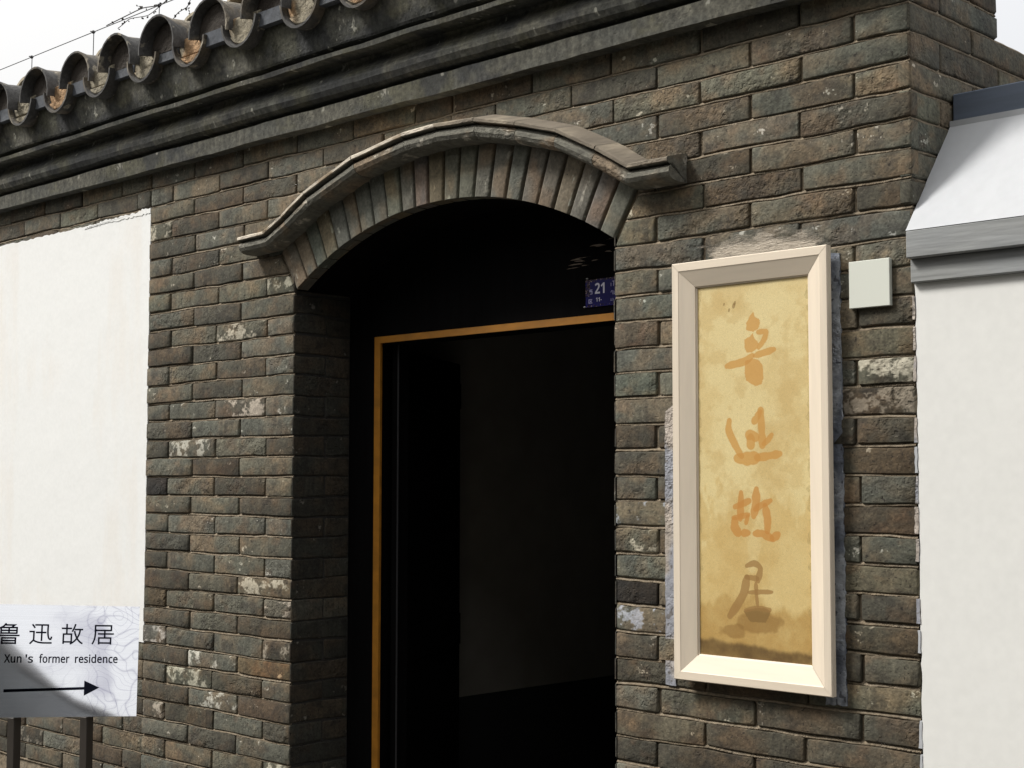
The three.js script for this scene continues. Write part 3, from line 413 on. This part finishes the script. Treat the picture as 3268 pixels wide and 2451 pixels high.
mesh('wall_dado', box(-1.5, -1.246, 0, 0.6598, -4.2, -0.36), M.dado, hall);
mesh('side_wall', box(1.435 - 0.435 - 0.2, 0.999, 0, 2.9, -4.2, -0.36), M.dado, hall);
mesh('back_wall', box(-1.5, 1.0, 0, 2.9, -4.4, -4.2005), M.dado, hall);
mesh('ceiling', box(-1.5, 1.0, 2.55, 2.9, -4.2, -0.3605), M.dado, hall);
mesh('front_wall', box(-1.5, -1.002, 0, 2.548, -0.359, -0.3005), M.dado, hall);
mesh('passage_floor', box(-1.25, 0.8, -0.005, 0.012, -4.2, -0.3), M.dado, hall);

// ------------------------------------------------------------------ house number plate
{
  const g = thing('number_plate', 'chipped blue enamel plate with the house number 21 over the door', 'house number');
  const map = canvasTex(512, 400, (c, w, h) => {
    c.fillStyle = '#161260'; c.fillRect(0, 0, w, h);
    c.fillStyle = '#e9e6f6'; c.font = 'bold 215px sans-serif'; c.save(); c.scale(0.78, 1); c.fillText('21', 180, 215); c.restore();
    c.font = 'bold 84px sans-serif'; c.save(); c.scale(0.8, 1); c.fillText('11-', 200, 330); c.restore();
    c.strokeStyle = '#cfcaf0'; c.lineWidth = 8; const L = (...p) => { c.beginPath(); for (let i = 0; i < p.length; i += 2) i ? c.lineTo(p[i], p[i + 1]) : c.moveTo(p[i], p[i + 1]); c.stroke(); };
    L(48, 150, 108, 150); L(54, 170, 54, 210, 104, 210, 104, 170, 54, 170); L(70, 152, 70, 190); L(88, 152, 88, 190); L(48, 290, 104, 290); L(52, 290, 52, 340, 106, 340); L(66, 302, 96, 330); L(96, 302, 66, 330);
    L(400, 80, 400, 130); L(420, 60, 450, 60); L(440, 60, 440, 130); L(396, 220, 410, 190); L(430, 190, 430, 250); L(450, 200, 450, 250); L(400, 300, 400, 340); L(430, 300, 430, 340);
    for (let i = 0; i < 260; i++) { const e = rnd(), x = e < 0.5 ? rr(0, 70) : rr(0, w), y = e < 0.5 ? rr(0, h * 0.6) : rr(0, 46) * rnd() + (rnd() < 0.2 ? h - 30 : 0); c.fillStyle = rnd() < 0.55 ? '#2a1a1c' : rnd() < 0.5 ? '#8d7a76' : '#4a3440'; c.beginPath(); c.ellipse(x, y, rr(2, 15), rr(2, 9), rnd() * 3, 0, 7); c.fill(); }
  });
  const y0 = 2.062, y1 = 2.146, x0 = 0.186, x1 = 0.316, z = -0.2545;
  const face = new THREE.BoxGeometry(x1 - x0, y1 - y0, 0.003), side = std({ color: new THREE.Color(0.05, 0.04, 0.05), roughness: 0.5 });
  const m = mesh('plate', face, [side, side, side, side, std({ map, roughness: 0.25 }), side], g); m.position.set((x0 + x1) / 2, (y0 + y1) / 2, z);
  for (const [x, y] of [[x0 + 0.006, y1 + 0.004], [x0 - 0.004, y0 + 0.002]]) mesh('nail', new THREE.SphereGeometry(0.004, 10, 6).scale(1.3, 0.7, 0.6).translate(x, y, -0.253), std({ color: new THREE.Color(0.3, 0.3, 0.3), metalness: 0.8, roughness: 0.4 }), g);
}

// ------------------------------------------------------------------ framed plaque
{
  const g = thing('framed_plaque', 'tall pale wooden frame holding yellow calligraphy on the brick pier', 'plaque');
  const X0 = 0.748, X1 = 1.222, YB = 1.024, YT = 2.107, ZF = 0.04, ZB = 0.022, a = 0.0235, b = 0.0445, zi = 0.019, ZP = 0.0165, e = 0.002;
  const sideGeo = (len, vertical) => { // cross-section (across, depth): outer side, flat, bevel, lip; mitred ends
    const pr = [[0, ZB], [0, ZF - e], [e, ZF], [a - e, ZF], [a, ZF - e * 0.7], [a + b - 0.004, zi + 0.004], [a + b - 0.004, zi + 0.002], [a + b, zi], [a + b, ZB - 0.01], [0, ZB]], P = [], U = [], I = [];
    for (let i = 0; i + 1 < pr.length; i++) { const q = P.length / 3, s = [[pr[i][0], pr[i]], [len - pr[i][0], pr[i]], [len - pr[i + 1][0], pr[i + 1]], [pr[i + 1][0], pr[i + 1]]]; for (const [l, p] of s) { P.push(l, p[0], p[1]); U.push(...(vertical ? [p[0] + p[1], l] : [l, p[0] + p[1]])); } I.push(q, q + 2, q + 1, q, q + 3, q + 2); }
    const G = new THREE.BufferGeometry(); G.setAttribute('position', new THREE.Float32BufferAttribute(P, 3)); G.setAttribute('uv', new THREE.Float32BufferAttribute(U, 2)); G.setIndex(I); return G.toNonIndexed();
  };
  const W = X1 - X0, H = YT - YB, put = (G, m) => { G.applyMatrix4(m); const p = G.attributes.position, u = G.attributes.uv; G.computeVertexNormals(); return G; };
  const Mx = (xx, xy, yx, yy, tx, ty) => new THREE.Matrix4().set(xx, yx, 0, tx, xy, yy, 0, ty, 0, 0, 1, 0, 0, 0, 0, 1);
  const fix = (G) => { const p = G.attributes.position, c = new THREE.Vector3(), A = new THREE.Vector3(), B = new THREE.Vector3(), C = new THREE.Vector3(); G.computeBoundingBox(); G.boundingBox.getCenter(c); c.z = ZB - 0.004; for (let t = 0; t < p.count; t += 3) { A.fromBufferAttribute(p, t); B.fromBufferAttribute(p, t + 1); C.fromBufferAttribute(p, t + 2); const N = B.clone().sub(A).cross(C.clone().sub(A)); const mid = A.clone().add(B).add(C).divideScalar(3).sub(c); if (N.dot(mid) < 0) { const u = G.attributes.uv, ub = [u.getX(t + 1), u.getY(t + 1)]; p.setXYZ(t + 1, C.x, C.y, C.z); p.setXYZ(t + 2, B.x, B.y, B.z); u.setXY(t + 1, u.getX(t + 2), u.getY(t + 2)); u.setXY(t + 2, ...ub); } } G.computeVertexNormals(); return G; };
  const s = 0.0004;
  mesh('frame_rail', fix(put(sideGeo(W - s, false), Mx(1, 0, 0, 1, X0, YB))), M.paleH, g);
  mesh('frame_rail', fix(put(sideGeo(W - s, false), Mx(1, 0, 0, -1, X0, YT))), M.paleH, g);
  mesh('frame_stile', fix(put(sideGeo(H - s, true), Mx(0, 1, 1, 0, X0 - s, YB))), M.pale, g);
  mesh('frame_stile', fix(put(sideGeo(H - s, true), Mx(0, 1, -1, 0, X1 + s, YB))), M.pale, g);
  mesh('mounting_batten', join([box(X0 + 0.03, X1 - 0.03, YB + 0.03, YT - 0.03, -0.004, 0.0115)]), std({ color: new THREE.Color(0.06, 0.04, 0.025) }), g);
  const px0 = X0 + a + b - 0.002, px1 = X1 - a - b + 0.002, py0 = YB + a + b - 0.002, py1 = YT - a - b + 0.002;
  const map = canvasTex(640, 1792, (c, w, h) => {
    const im = c.createImageData(w, h), d = im.data;
    for (let j = 0; j < h; j++) for (let i = 0; i < w; i++) {
      const u = i / w, v = j / h, cloud = 0.25 + 0.5 * fbm(u, v, 3, 8, 701, 4, 0.5), fine = fbm(u, v, 70, 200, 711, 3, 0.7), weave = noise(i * 0.5, j * 0.5, 713);
      let q = mixc([228, 210, 156], [218, 197, 140], 0.6 * fine + 0.4 * fbm(u, v, 3, 8, 703, 3));
      // blotches of old varnish all over, tone stepping darker down the panel, a mouldy edge along the bottom
      const b1 = fbm(u, v, 3, 8, 705, 5, 0.6), b2 = fbm(u, v, 5, 15, 715, 5, 0.62); q = mixc(q, [200, 168, 104], 0.34 * sstep(b1, 0.44, 0.66)); q = mixc(q, [184, 146, 80], 0.24 * sstep(b2, 0.5, 0.68));
      for (const [at, soft, col, k] of [[0.6, 0.03, [200, 164, 94], 0.42], [0.855, 0.016, [166, 126, 60], 0.6], [0.963, 0.008, [84, 62, 28], 0.8]]) { const e = v - at - (at < 0.8 ? 0.34 : at < 0.95 ? 0.07 : 0.016) * (fbm(u, v, 4, 5, 705 + at * 100, 5, 0.65) - 0.5) * 2 - (at > 0.95 ? 0.02 * (u - 0.4) : 0); q = mixc(q, col, k * sstep(e, -soft, soft) * (0.5 + 0.7 * fbm(u, v, 9, 26, 721, 4, 0.65))); }
      for (const [x, y, r] of [[0.55, 0.9, 0.2], [0.3, 0.93, 0.12]]) { const d2 = Math.hypot((u - x) / r, (v - y) / (r * 0.18)) + 0.9 * (fbm(u, v, 8, 22, 727, 4, 0.6) - 0.5); q = mixc(q, [136, 100, 46], 0.5 * (1 - sstep(d2, 0.75, 1.0))); }
      const ed = Math.min(u, 1 - u) + 0.05 * (noise(u * 20, v * 60, 761) - 0.5); if (ed < 0.02) q = mixc(q, [150, 128, 78], 0.55 * fine);
      if (hash(i >> 1, j >> 1, 771) > 0.9965) q = mixc(q, [120, 96, 54], 0.5);
      const k = 0.95 + 0.1 * weave, o = (j * w + i) * 4; d[o] = q[0] * k; d[o + 1] = q[1] * k; d[o + 2] = q[2] * k; d[o + 3] = 255;
    }
    c.putImageData(im, 0, 0);
    c.lineCap = c.lineJoin = 'round';
    // positions are given on the photograph's panel: columns 2232..2600, rows 884..2125, straightened
    const S = (x, y) => { const t = (x - 2232) / 368, top = lerp(904, 864, t), bot = lerp(2105, 2146, t); return [t * 0.94 * w + 0.03 * w, (y - top) / (bot - top) * h]; };
    const A = (x, y) => S(2140 + x * 0.4461, 760 + y * 0.4461), B = (x, y) => S(2140 + x * 0.4703, 1480 + y * 0.4703);
    const col = { a: 'rgba(200,142,62,', b: 'rgba(196,134,58,', c: 'rgba(152,114,60,', d: 'rgba(128,98,48,' };
    const fillInk = (k, al, path) => { c.fillStyle = col[k] + al + ')'; c.fill(path); };
    const stroke = (f, k, wd, pts) => { // a loaded brush: width swells and dries along the stroke
      const P = []; for (let i = 0; i < pts.length; i += 2) P.push(new THREE.Vector3(...f(pts[i], pts[i + 1]), 0));
      const cv = new THREE.CatmullRomCurve3(P, false, 'catmullrom', 0.4), n = Math.ceil(cv.getLength() / 3), s0 = rnd() * 50;
      for (const [m, al] of [[1.1, 0.16], [1, 0.66]]) { const path = new Path2D(); for (let i = 0; i <= n; i++) { const t = i / n, q = cv.getPointAt(t), end = 0.72 + 0.28 * Math.min(1, Math.min(t, 1 - t) * 6), r = wd * 0.5 * m * end * (0.82 + 0.42 * noise(t * 6 + s0, s0, 781)), jx = 1.6 * (hash(i, n, 3) - 0.5), jy2 = 1.6 * (hash(i, n, 4) - 0.5); path.moveTo(q.x + jx + r, q.y + jy2); path.arc(q.x + jx, q.y + jy2, r, 0, 7); } fillInk(k, al, path); }
    };
    const blob = (f, k, pts) => { const q = []; for (let i = 0; i < pts.length; i += 2) q.push(f(pts[i], pts[i + 1])); const r = rough(q, 1.8, 5); for (const al of [0.44, 0.44]) { const path = new Path2D(); r.forEach((p, i) => (i ? path.lineTo(p[0] + (al - 0.44), p[1]) : path.moveTo(p[0], p[1]))); path.closePath(); fillInk(k, al, path); } };
    blob(A, 'a', [630, 502, 600, 540, 578, 585, 575, 640, 630, 652, 668, 630, 684, 590, 678, 556, 648, 545]);
    blob(A, 'a', [562, 710, 560, 770, 580, 806, 622, 806, 660, 775, 676, 740, 640, 700, 628, 660, 600, 690]); stroke(A, 'a', 28, [668, 655, 730, 652, 712, 712, 672, 770]);
    stroke(A, 'a', 32, [418, 908, 560, 872, 622, 828]); stroke(A, 'a', 30, [640, 830, 700, 812, 792, 782]); blob(A, 'a', [566, 868, 620, 850, 672, 862, 704, 905, 706, 1000, 690, 1042, 640, 1056, 572, 1014, 560, 960]);
    stroke(A, 'a', 34, [435, 1312, 430, 1385, 486, 1500, 530, 1572]); stroke(A, 'a', 54, [496, 1588, 560, 1592, 650, 1584]); stroke(A, 'a', 40, [650, 1584, 740, 1572, 828, 1556]); stroke(A, 'a', 40, [682, 1235, 688, 1360, 694, 1492]); stroke(A, 'a', 34, [680, 1245, 650, 1290, 628, 1320]); stroke(A, 'a', 42, [582, 1418, 618, 1412, 646, 1440]); stroke(A, 'a', 46, [602, 1430, 604, 1498]); stroke(A, 'a', 26, [700, 1485, 740, 1452, 766, 1414]);
    stroke(B, 'b', 34, [497, 214, 494, 300, 488, 398]); stroke(B, 'b', 30, [448, 312, 500, 296, 556, 272]); stroke(B, 'b', 42, [610, 192, 606, 290, 588, 380]); stroke(B, 'b', 28, [600, 330, 650, 300, 714, 272]); stroke(B, 'b', 26, [434, 388, 490, 380, 552, 368]); stroke(B, 'b', 46, [450, 400, 446, 450, 474, 496]); stroke(B, 'b', 32, [506, 496, 550, 494]); stroke(B, 'b', 20, [548, 375, 530, 430]); stroke(B, 'b', 36, [672, 306, 690, 400, 688, 486]); stroke(B, 'b', 34, [596, 500, 650, 500, 720, 536]); stroke(B, 'b', 36, [722, 538, 766, 506]);
    stroke(B, 'c', 30, [532, 722, 592, 706, 634, 742, 616, 826]); stroke(B, 'c', 26, [534, 800, 610, 812]); stroke(B, 'c', 44, [534, 806, 510, 910, 462, 990, 404, 1066]); stroke(B, 'c', 22, [546, 906, 640, 904, 716, 906]); stroke(B, 'c', 20, [600, 840, 604, 920, 612, 1000]); blob(B, 'd', [505, 1032, 540, 1086, 562, 1110, 672, 1116, 694, 1074, 706, 1036, 660, 1014, 600, 1014]); stroke(B, 'c', 22, [520, 1030, 600, 1014, 700, 1030]);
    c.fillStyle = 'rgba(120,90,40,0.5)'; for (const [x, y, r] of [[478, 458, 9], [440, 492, 6], [400, 448, 5], [486, 440, 7]]) { const p = A(x, y); c.beginPath(); c.ellipse(p[0], p[1], r, r * 1.6, 0.3, 0, 7); c.fill(); }
  });
  const pg = new THREE.BoxGeometry(px1 - px0, py1 - py0, 0.003), plain = std({ color: new THREE.Color(0.3, 0.22, 0.1) });
  const m = mesh('calligraphy_panel', pg, [plain, plain, plain, plain, new THREE.MeshPhysicalMaterial({ map, roughness: 0.6, clearcoat: 0.8, clearcoatRoughness: 0.22 }), plain], g); m.position.set((px0 + px1) / 2, (py0 + py1) / 2, ZP - 0.0015);
}
{ // white tile fixed to the brick (its printed code is left out)
  const m = mesh('wall_tile', cbox(1.2655, 1.3755, 1.949, 2.062, 0.0, 0.0125, 0.0012), std({ color: new THREE.Color(0.72, 0.74, 0.67), roughness: 0.35 }));
  tag(m, 'small blank white tile on the brick right of the framed plaque', 'tile');
}

// ------------------------------------------------------------------ white wall with stepped coping on the right
{
  const g = thing('neighbouring_wall', 'white wall with sloped shoulder and grey copings right of the gate', 'wall'), x0 = XR + 0.001, x1 = 7.5;
  mesh('plaster', poly(rough([[x0 + 0.004, 0, 0], [x1, 0, 0], [x1, 1.9955, 0], [x0 + 0.004, 1.9955, 1]], 0.0018, 0.02), -0.45, 0.0), M.whiteRight, g);
  mesh('lower_band', cbox(x0, x1, 1.996, 2.0515, -0.45, 0.015, 0.0025), M.coping, g);
  mesh('upper_band', cbox(x0, x1, 2.0516, 2.063 + 0.053, -0.45, 0.034, 0.0025), M.coping, g);
  const s = new THREE.Shape([[0.034, 2.1165], [0.03, 2.121], [-0.187, 2.398], [-0.187, 2.4125], [-0.45, 2.4125], [-0.45, 2.1165]].map((p) => new THREE.Vector2(p[0], p[1])));
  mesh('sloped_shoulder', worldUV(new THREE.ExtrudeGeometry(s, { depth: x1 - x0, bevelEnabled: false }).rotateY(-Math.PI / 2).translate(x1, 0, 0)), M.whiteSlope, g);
  mesh('cap', cbox(x0 + 0.0015, x1, 2.413, 2.482, -0.47, -0.2, 0.003), M.beam, g);
}

// ------------------------------------------------------------------ steel direction sign
{
  const g = thing('direction_sign', 'steel direction sign with black lettering and arrow on two brown posts', 'sign');
  const TL = new THREE.Vector3(-1.6611, 1.1136, 0.6812), TR = new THREE.Vector3(-1.4789, 1.0904, 0.2485), BL = new THREE.Vector3(-1.5831, 0.7425, 0.711);
  const ex = TR.clone().sub(TL).normalize(), ey = TL.clone().sub(BL); ey.addScaledVector(ex, -ey.dot(ex)); const h = ey.length(); ey.normalize(); const ez = ex.clone().cross(ey), vis = TR.distanceTo(TL), extra = 0.1, w = vis + extra;
  const board = new THREE.Group(); // local axes of the leaning board, origin at its lower right
  const mtx = new THREE.Matrix4().makeBasis(ex, ey, ez).setPosition(TL.clone().addScaledVector(ey, -h).addScaledVector(ex, -extra));
  const PX = 1900, W = Math.round(w * PX), H = Math.round(h * PX), ox = extra * PX, k = (vis * PX) / 1862; // pixels of the zoomed photograph are scaled by k
  const map = canvasTex(W, H, (c) => {
    const im = c.createImageData(W, H), d = im.data;
    for (let j = 0; j < H; j++) for (let i = 0; i < W; i++) {
      const u = i / W, v = j / H, n1 = fbm(u, v, 3, 2, 801, 3, 0.45), n2 = fbm(u, v, 4, 3, 811, 3, 0.42), a = Math.sin(30 * (u * 0.9 - v * 0.7 + 0.9 * (n1 - 0.5)) + 9 * n2), b = Math.sin(70 * (u * 0.8 + v * 0.45 + 0.6 * (n2 - 0.5)) + 16 * n1), reach = sstep(u + 0.5 * (n1 - 0.5), 0.36, 0.8);
      const line = (Math.pow(1 - Math.abs(a), 6) * 0.75 + Math.pow(1 - Math.abs(b), 7) * 0.6) * reach, cloud = sstep(n2, 0.45, 0.66) * reach * 0.5, brush = 0.97 + 0.05 * fbm(u, v, 4, 160, 821, 3), t = clamp(line * 0.75 + cloud * 1.1, 0, 1);
      const q = mixc([250, 250, 251], [160, 158, 176], t * 0.8), o = (j * W + i) * 4; d[o] = q[0] * brush; d[o + 1] = q[1] * brush; d[o + 2] = q[2] * brush; d[o + 3] = 255;
    }
    c.putImageData(im, 0, 0);
    c.save(); c.translate(ox, -128 * k); c.scale(k, k); c.strokeStyle = c.fillStyle = '#10121c'; c.lineCap = 'butt'; c.lineJoin = 'miter';
    const glyph = (x, y, ww, hh, lines) => { for (const p of lines) { c.lineWidth = 22; c.beginPath(); c.moveTo(x + p[0] * ww / 100, y + p[1] * hh / 100); if (p.length === 8) c.bezierCurveTo(...[2, 4, 6].flatMap((q) => [x + p[q] * ww / 100, y + p[q + 1] * hh / 100])); else for (let q = 2; q < p.length; q += 2) c.lineTo(x + p[q] * ww / 100, y + p[q + 1] * hh / 100); c.stroke(); } };
    glyph(-8, 385, 283, 280, [[38, 0, 26, 14, 8, 24], [34, 8, 76, 8, 62, 20], [15, 19, 15, 48], [11, 20.5, 87, 20.5, 87, 48], [15, 34, 87, 34], [51, 22, 51, 46], [11, 47, 90, 47], [-2, 58, 100, 58], [20, 68, 20, 100], [17, 70, 82, 70, 82, 100], [20, 83, 82, 83], [20, 95, 82, 95]]);
    glyph(400, 388, 300, 275, [[12, 2, 18, 10, 24, 20], [0, 38, 20, 38, 20, 80], [20, 78, 14, 86, 9, 92, 3, 98], [19, 80, 36, 94, 60, 94, 99, 93], [24, 5, 84, 5], [81, 5, 79, 50, 82, 76, 93, 76], [93, 78, 98, 62], [54, 5, 54, 84], [28, 42, 74, 42]]);
    glyph(822, 383, 285, 278, [[0, 22, 48, 22], [24, 0, 24, 50], [9, 48, 9, 98], [6, 50, 46, 50, 46, 96], [9, 88, 46, 88], [64, 0, 61, 14, 56, 26, 49, 38], [60, 27, 100, 27], [86, 28, 84, 62, 62, 88, 40, 98], [60, 34, 66, 66, 80, 88, 99, 96]]);
    glyph(1230, 395, 290, 265, [[14, 0, 14, 36], [11, 2.5, 88, 2.5, 88, 30], [14, 27, 88, 27], [15, 20, 15, 62, 12, 78, 1, 98], [26, 45, 100, 45], [58, 29, 58, 66], [31, 64, 31, 100], [28, 66, 86, 66, 86, 100], [31, 92, 86, 92]]);
    c.font = '150px sans-serif'; c.save(); c.scale(0.6, 1); const put = (t, x, ww) => { const m = c.measureText(t).width; c.save(); c.translate(x / 0.6, 910); c.scale((ww / 0.6) / m, 1); c.fillText(t, 0, 0); c.lineWidth = 6; c.lineJoin = 'round'; c.strokeText(t, 0, 0); c.restore(); };
    put('Lu', -62, 90); put('Xun', 95, 230); put("'s", 358, 112); put('former', 542, 398); put('residence', 1005, 584); c.restore();
    c.fillRect(108, 1264, 30, 40); c.beginPath(); c.moveTo(108, 1264); c.lineTo(1150, 1236); c.lineTo(1150, 1272); c.lineTo(108, 1304); c.fill(); c.beginPath(); c.moveTo(1150, 1150); c.lineTo(1352, 1245); c.lineTo(1150, 1354); c.fill(); c.restore();
  });
  const bump = tex(512, 256, (u, v) => grey(0.5 + 0.5 * (fbm(u, v, 3, 2, 831, 3) - 0.5) + 0.02 * (fbm(u, v, 4, 120, 833, 2) - 0.5)), false);
  const steel = new THREE.MeshStandardMaterial({ color: 0xffffff, map, metalness: 0.95, roughness: 0.035 }), edge = new THREE.MeshStandardMaterial({ color: new THREE.Color(0.4, 0.4, 0.41), metalness: 1, roughness: 0.35 });
  const bg = new THREE.BoxGeometry(w, h, 0.014).translate(w / 2, h / 2, -0.007); bg.applyMatrix4(mtx);
  mesh('sign_panel', bg, [edge, edge, edge, edge, steel, edge], g);
  for (const s of [extra + 0.07, extra + 0.308]) { // the posts stand just behind the panel's lower edge
    const p = new THREE.Vector3(s, 0.004, -0.036).applyMatrix4(mtx);
    mesh('post', cbox(-0.0165, 0.0165, 0, p.y, -0.0165, 0.0165, 0.002).rotateY(0.3).translate(p.x, 0, p.z), M.post, g);
    mesh('bracket', cbox(s - 0.014, s + 0.014, 0.002, 0.13, -0.019, -0.0145, 0.001).applyMatrix4(mtx), M.post, g);
  }
}

// ------------------------------------------------------------------ wire on standards, bare twigs
const tube = (pts, r, seg = 5, n = 0) => new THREE.TubeGeometry(new THREE.CatmullRomCurve3(pts.map((p) => new THREE.Vector3(...p)), false, 'catmullrom', 0.3), n || pts.length * 4, r, seg, false);
{
  const g = thing('security_wire', 'thin wire strung on slender rods above the eave tiles', 'wire');
  const xs = [-8, -5.4, -3.99, -3.37, -2.78, -2.15, -1.5, -0.9], sag = (x) => 3.752;
  mesh('strand', tube(xs.map((x, i) => [x, 3.753, -0.6]), 0.0022, 5, 40), M.wire, g);
  for (const x of [-3.99, -3.366, -2.775, -2.15, -1.5]) {
    mesh('rod', tube([[x - 0.006, 3.1, -0.6], [x - 0.004, 3.5, -0.6], [x, 3.75, -0.6]], 0.0022), M.wire, g);
    mesh('insulator', join([new THREE.SphereGeometry(0.009, 8, 6).translate(x, 3.752, -0.598), tube([[x - 0.03, 3.762, -0.6], [x, 3.752, -0.6], [x + 0.028, 3.744, -0.59]], 0.0035)]), M.wire, g);
  }
}
{
  const g = thing('bare_tree', 'bare tree whose budding twigs hang into the sky above the tiles', 'tree');
  const twigs = [
    [0.006, [[-2.55, 3.86, -0.62], [-2.7187, 3.783, -0.62], [-2.7846, 3.7583, -0.61], [-2.9205, 3.7725, -0.6], [-3.0736, 3.767, -0.6], [-3.2458, 3.7588, -0.6]]],
    [0.0045, [[-2.7846, 3.7583, -0.61], [-2.82, 3.745, -0.61], [-2.878, 3.7267, -0.6], [-3.0306, 3.7453, -0.6], [-3.1006, 3.7299, -0.6], [-3.14, 3.722, -0.6]]],
    [0.005, [[-2.5, 3.79, -0.6], [-2.516, 3.7248, -0.6], [-2.543, 3.6931, -0.6], [-2.6144, 3.6829, -0.6], [-2.66, 3.66, -0.6]]],
    [0.0025, [[-2.543, 3.6931, -0.6], [-2.52, 3.66, -0.6], [-2.5, 3.62, -0.6]]],
    [0.0025, [[-2.9205, 3.7725, -0.6], [-2.95, 3.79, -0.61], [-2.99, 3.8, -0.61]]],
  ];
  mesh('trunk', tube([[0.3, -0.05, -5.2], [0.34, 1.6, -5.25], [0.26, 3.2, -5.1], [0.1, 4.3, -4.8], [0.0, 4.9, -4.6]], 0.075, 10, 24), M.twig, g);
  mesh('limb', tube([[0.1, 4.25, -4.82], [-0.6, 4.75, -3.4], [-1.6, 4.7, -1.9], [-2.2, 4.25, -0.95], [-2.55, 3.86, -0.62]], 0.012, 7, 28), M.twig, g);
  mesh('limb', tube([[-2.2, 4.25, -0.95], [-2.4, 4.0, -0.7], [-2.5, 3.79, -0.6]], 0.006, 6, 12), M.twig, g);
  const bud = new THREE.SphereGeometry(0.008, 6, 5).scale(1.4, 0.9, 0.9);
  for (const [r, pts] of twigs) {
    const c = new THREE.CatmullRomCurve3(pts.map((p) => new THREE.Vector3(...p)), false, 'catmullrom', 0.3);
    const t = mesh('twig', tube(pts, r * 0.42, 5), M.twig, g);
    for (let i = 1; i < pts.length * 1.8; i++) { const p = c.getPoint(Math.min(0.99, i / (pts.length * 1.8))); const b = mesh('bud', bud, M.twig, t); b.position.set(p.x + rr(-0.01, 0.01), p.y + rr(-0.01, 0.01), p.z); b.rotation.set(rnd() * 3, rnd() * 3, rnd() * 3); b.scale.setScalar(rr(0.35, 0.75)); }
  }
}

// ------------------------------------------------------------------ out of view: the far side of the lane, one house added to cut sky light
{
  const g = thing('lane_wall', 'grey wall on the far side of the lane', 'wall');
  mesh('wall_face', box(-14, 1.19, 0, 4.2, 5.6, 5.9), M.cornice, g); mesh('coping', box(-14, 1.0, 4.2005, 4.35, 5.45, 6.05), M.roof, g);
}
{
  const g = thing('sky_blocker_house', 'tall dark house added out of view across the lane to cut sky light', 'house');  // unseen block added to keep sky light off the door jamb
  mesh('wall', box(1.2, 8.8, 0, 6.4, 5.3, 9), M.cornice, g); mesh('roof', box(1.0, 8.9, 6.4005, 6.6, 5.0, 9.2), M.roof, g);
}
{
  const g = thing('gable_house', 'grey gabled house at the end of the lane', 'house');
  const roofLine = [[2.45, 3.74], [2.78, 3.876], [2.94, 3.989], [3.235, 4.16], [3.525, 4.417], [3.82, 4.678], [4.02, 4.943], [4.6, 5.75], [5.3, 6.6]], back = roofLine.slice(0, -1).reverse().map(([z, y]) => [10.6 - z, y]);
  const s = new THREE.Shape([[2.75, 0], ...roofLine.slice(1).map(([z, y]) => [z, y - 0.06]), ...back.slice(0, -1).map(([z, y]) => [z, y - 0.06]), [7.85, 0]].map((p) => new THREE.Vector2(-p[0], p[1])));
  mesh('wall', worldUV(new THREE.ExtrudeGeometry(s, { depth: 8, bevelEnabled: false }).rotateY(Math.PI / 2).translate(9.05, 0, 0)), M.gable, g);
  const all = [...roofLine, ...back], top = strip(all.length - 1, 1, (u, v) => { const p = all[Math.round(u * (all.length - 1))]; return [v ? 17.2 : 9, p[1], p[0]]; }), under = strip(all.length - 1, 1, (u, v) => { const p = all[Math.round(u * (all.length - 1))]; return [v ? 9 : 17.2, p[1] - 0.055, p[0]]; }), end = strip(all.length - 1, 1, (u, v) => { const p = all[Math.round(u * (all.length - 1))]; return [9, p[1] - (v ? 0 : 0.055), p[0]]; });
  mesh('roof', join([top, under, end]), std({ color: new THREE.Color(0.1, 0.1, 0.105), side: THREE.DoubleSide }), g);
}

// ------------------------------------------------------------------ render
const renderer = new THREE.WebGLRenderer({ antialias: true });
renderer.toneMapping = THREE.LinearToneMapping;
renderer.toneMappingExposure = EXPOSURE;
renderer.shadowMap.enabled = true;
renderer.shadowMap.type = THREE.PCFSoftShadowMap;
renderer.render(scene, camera);
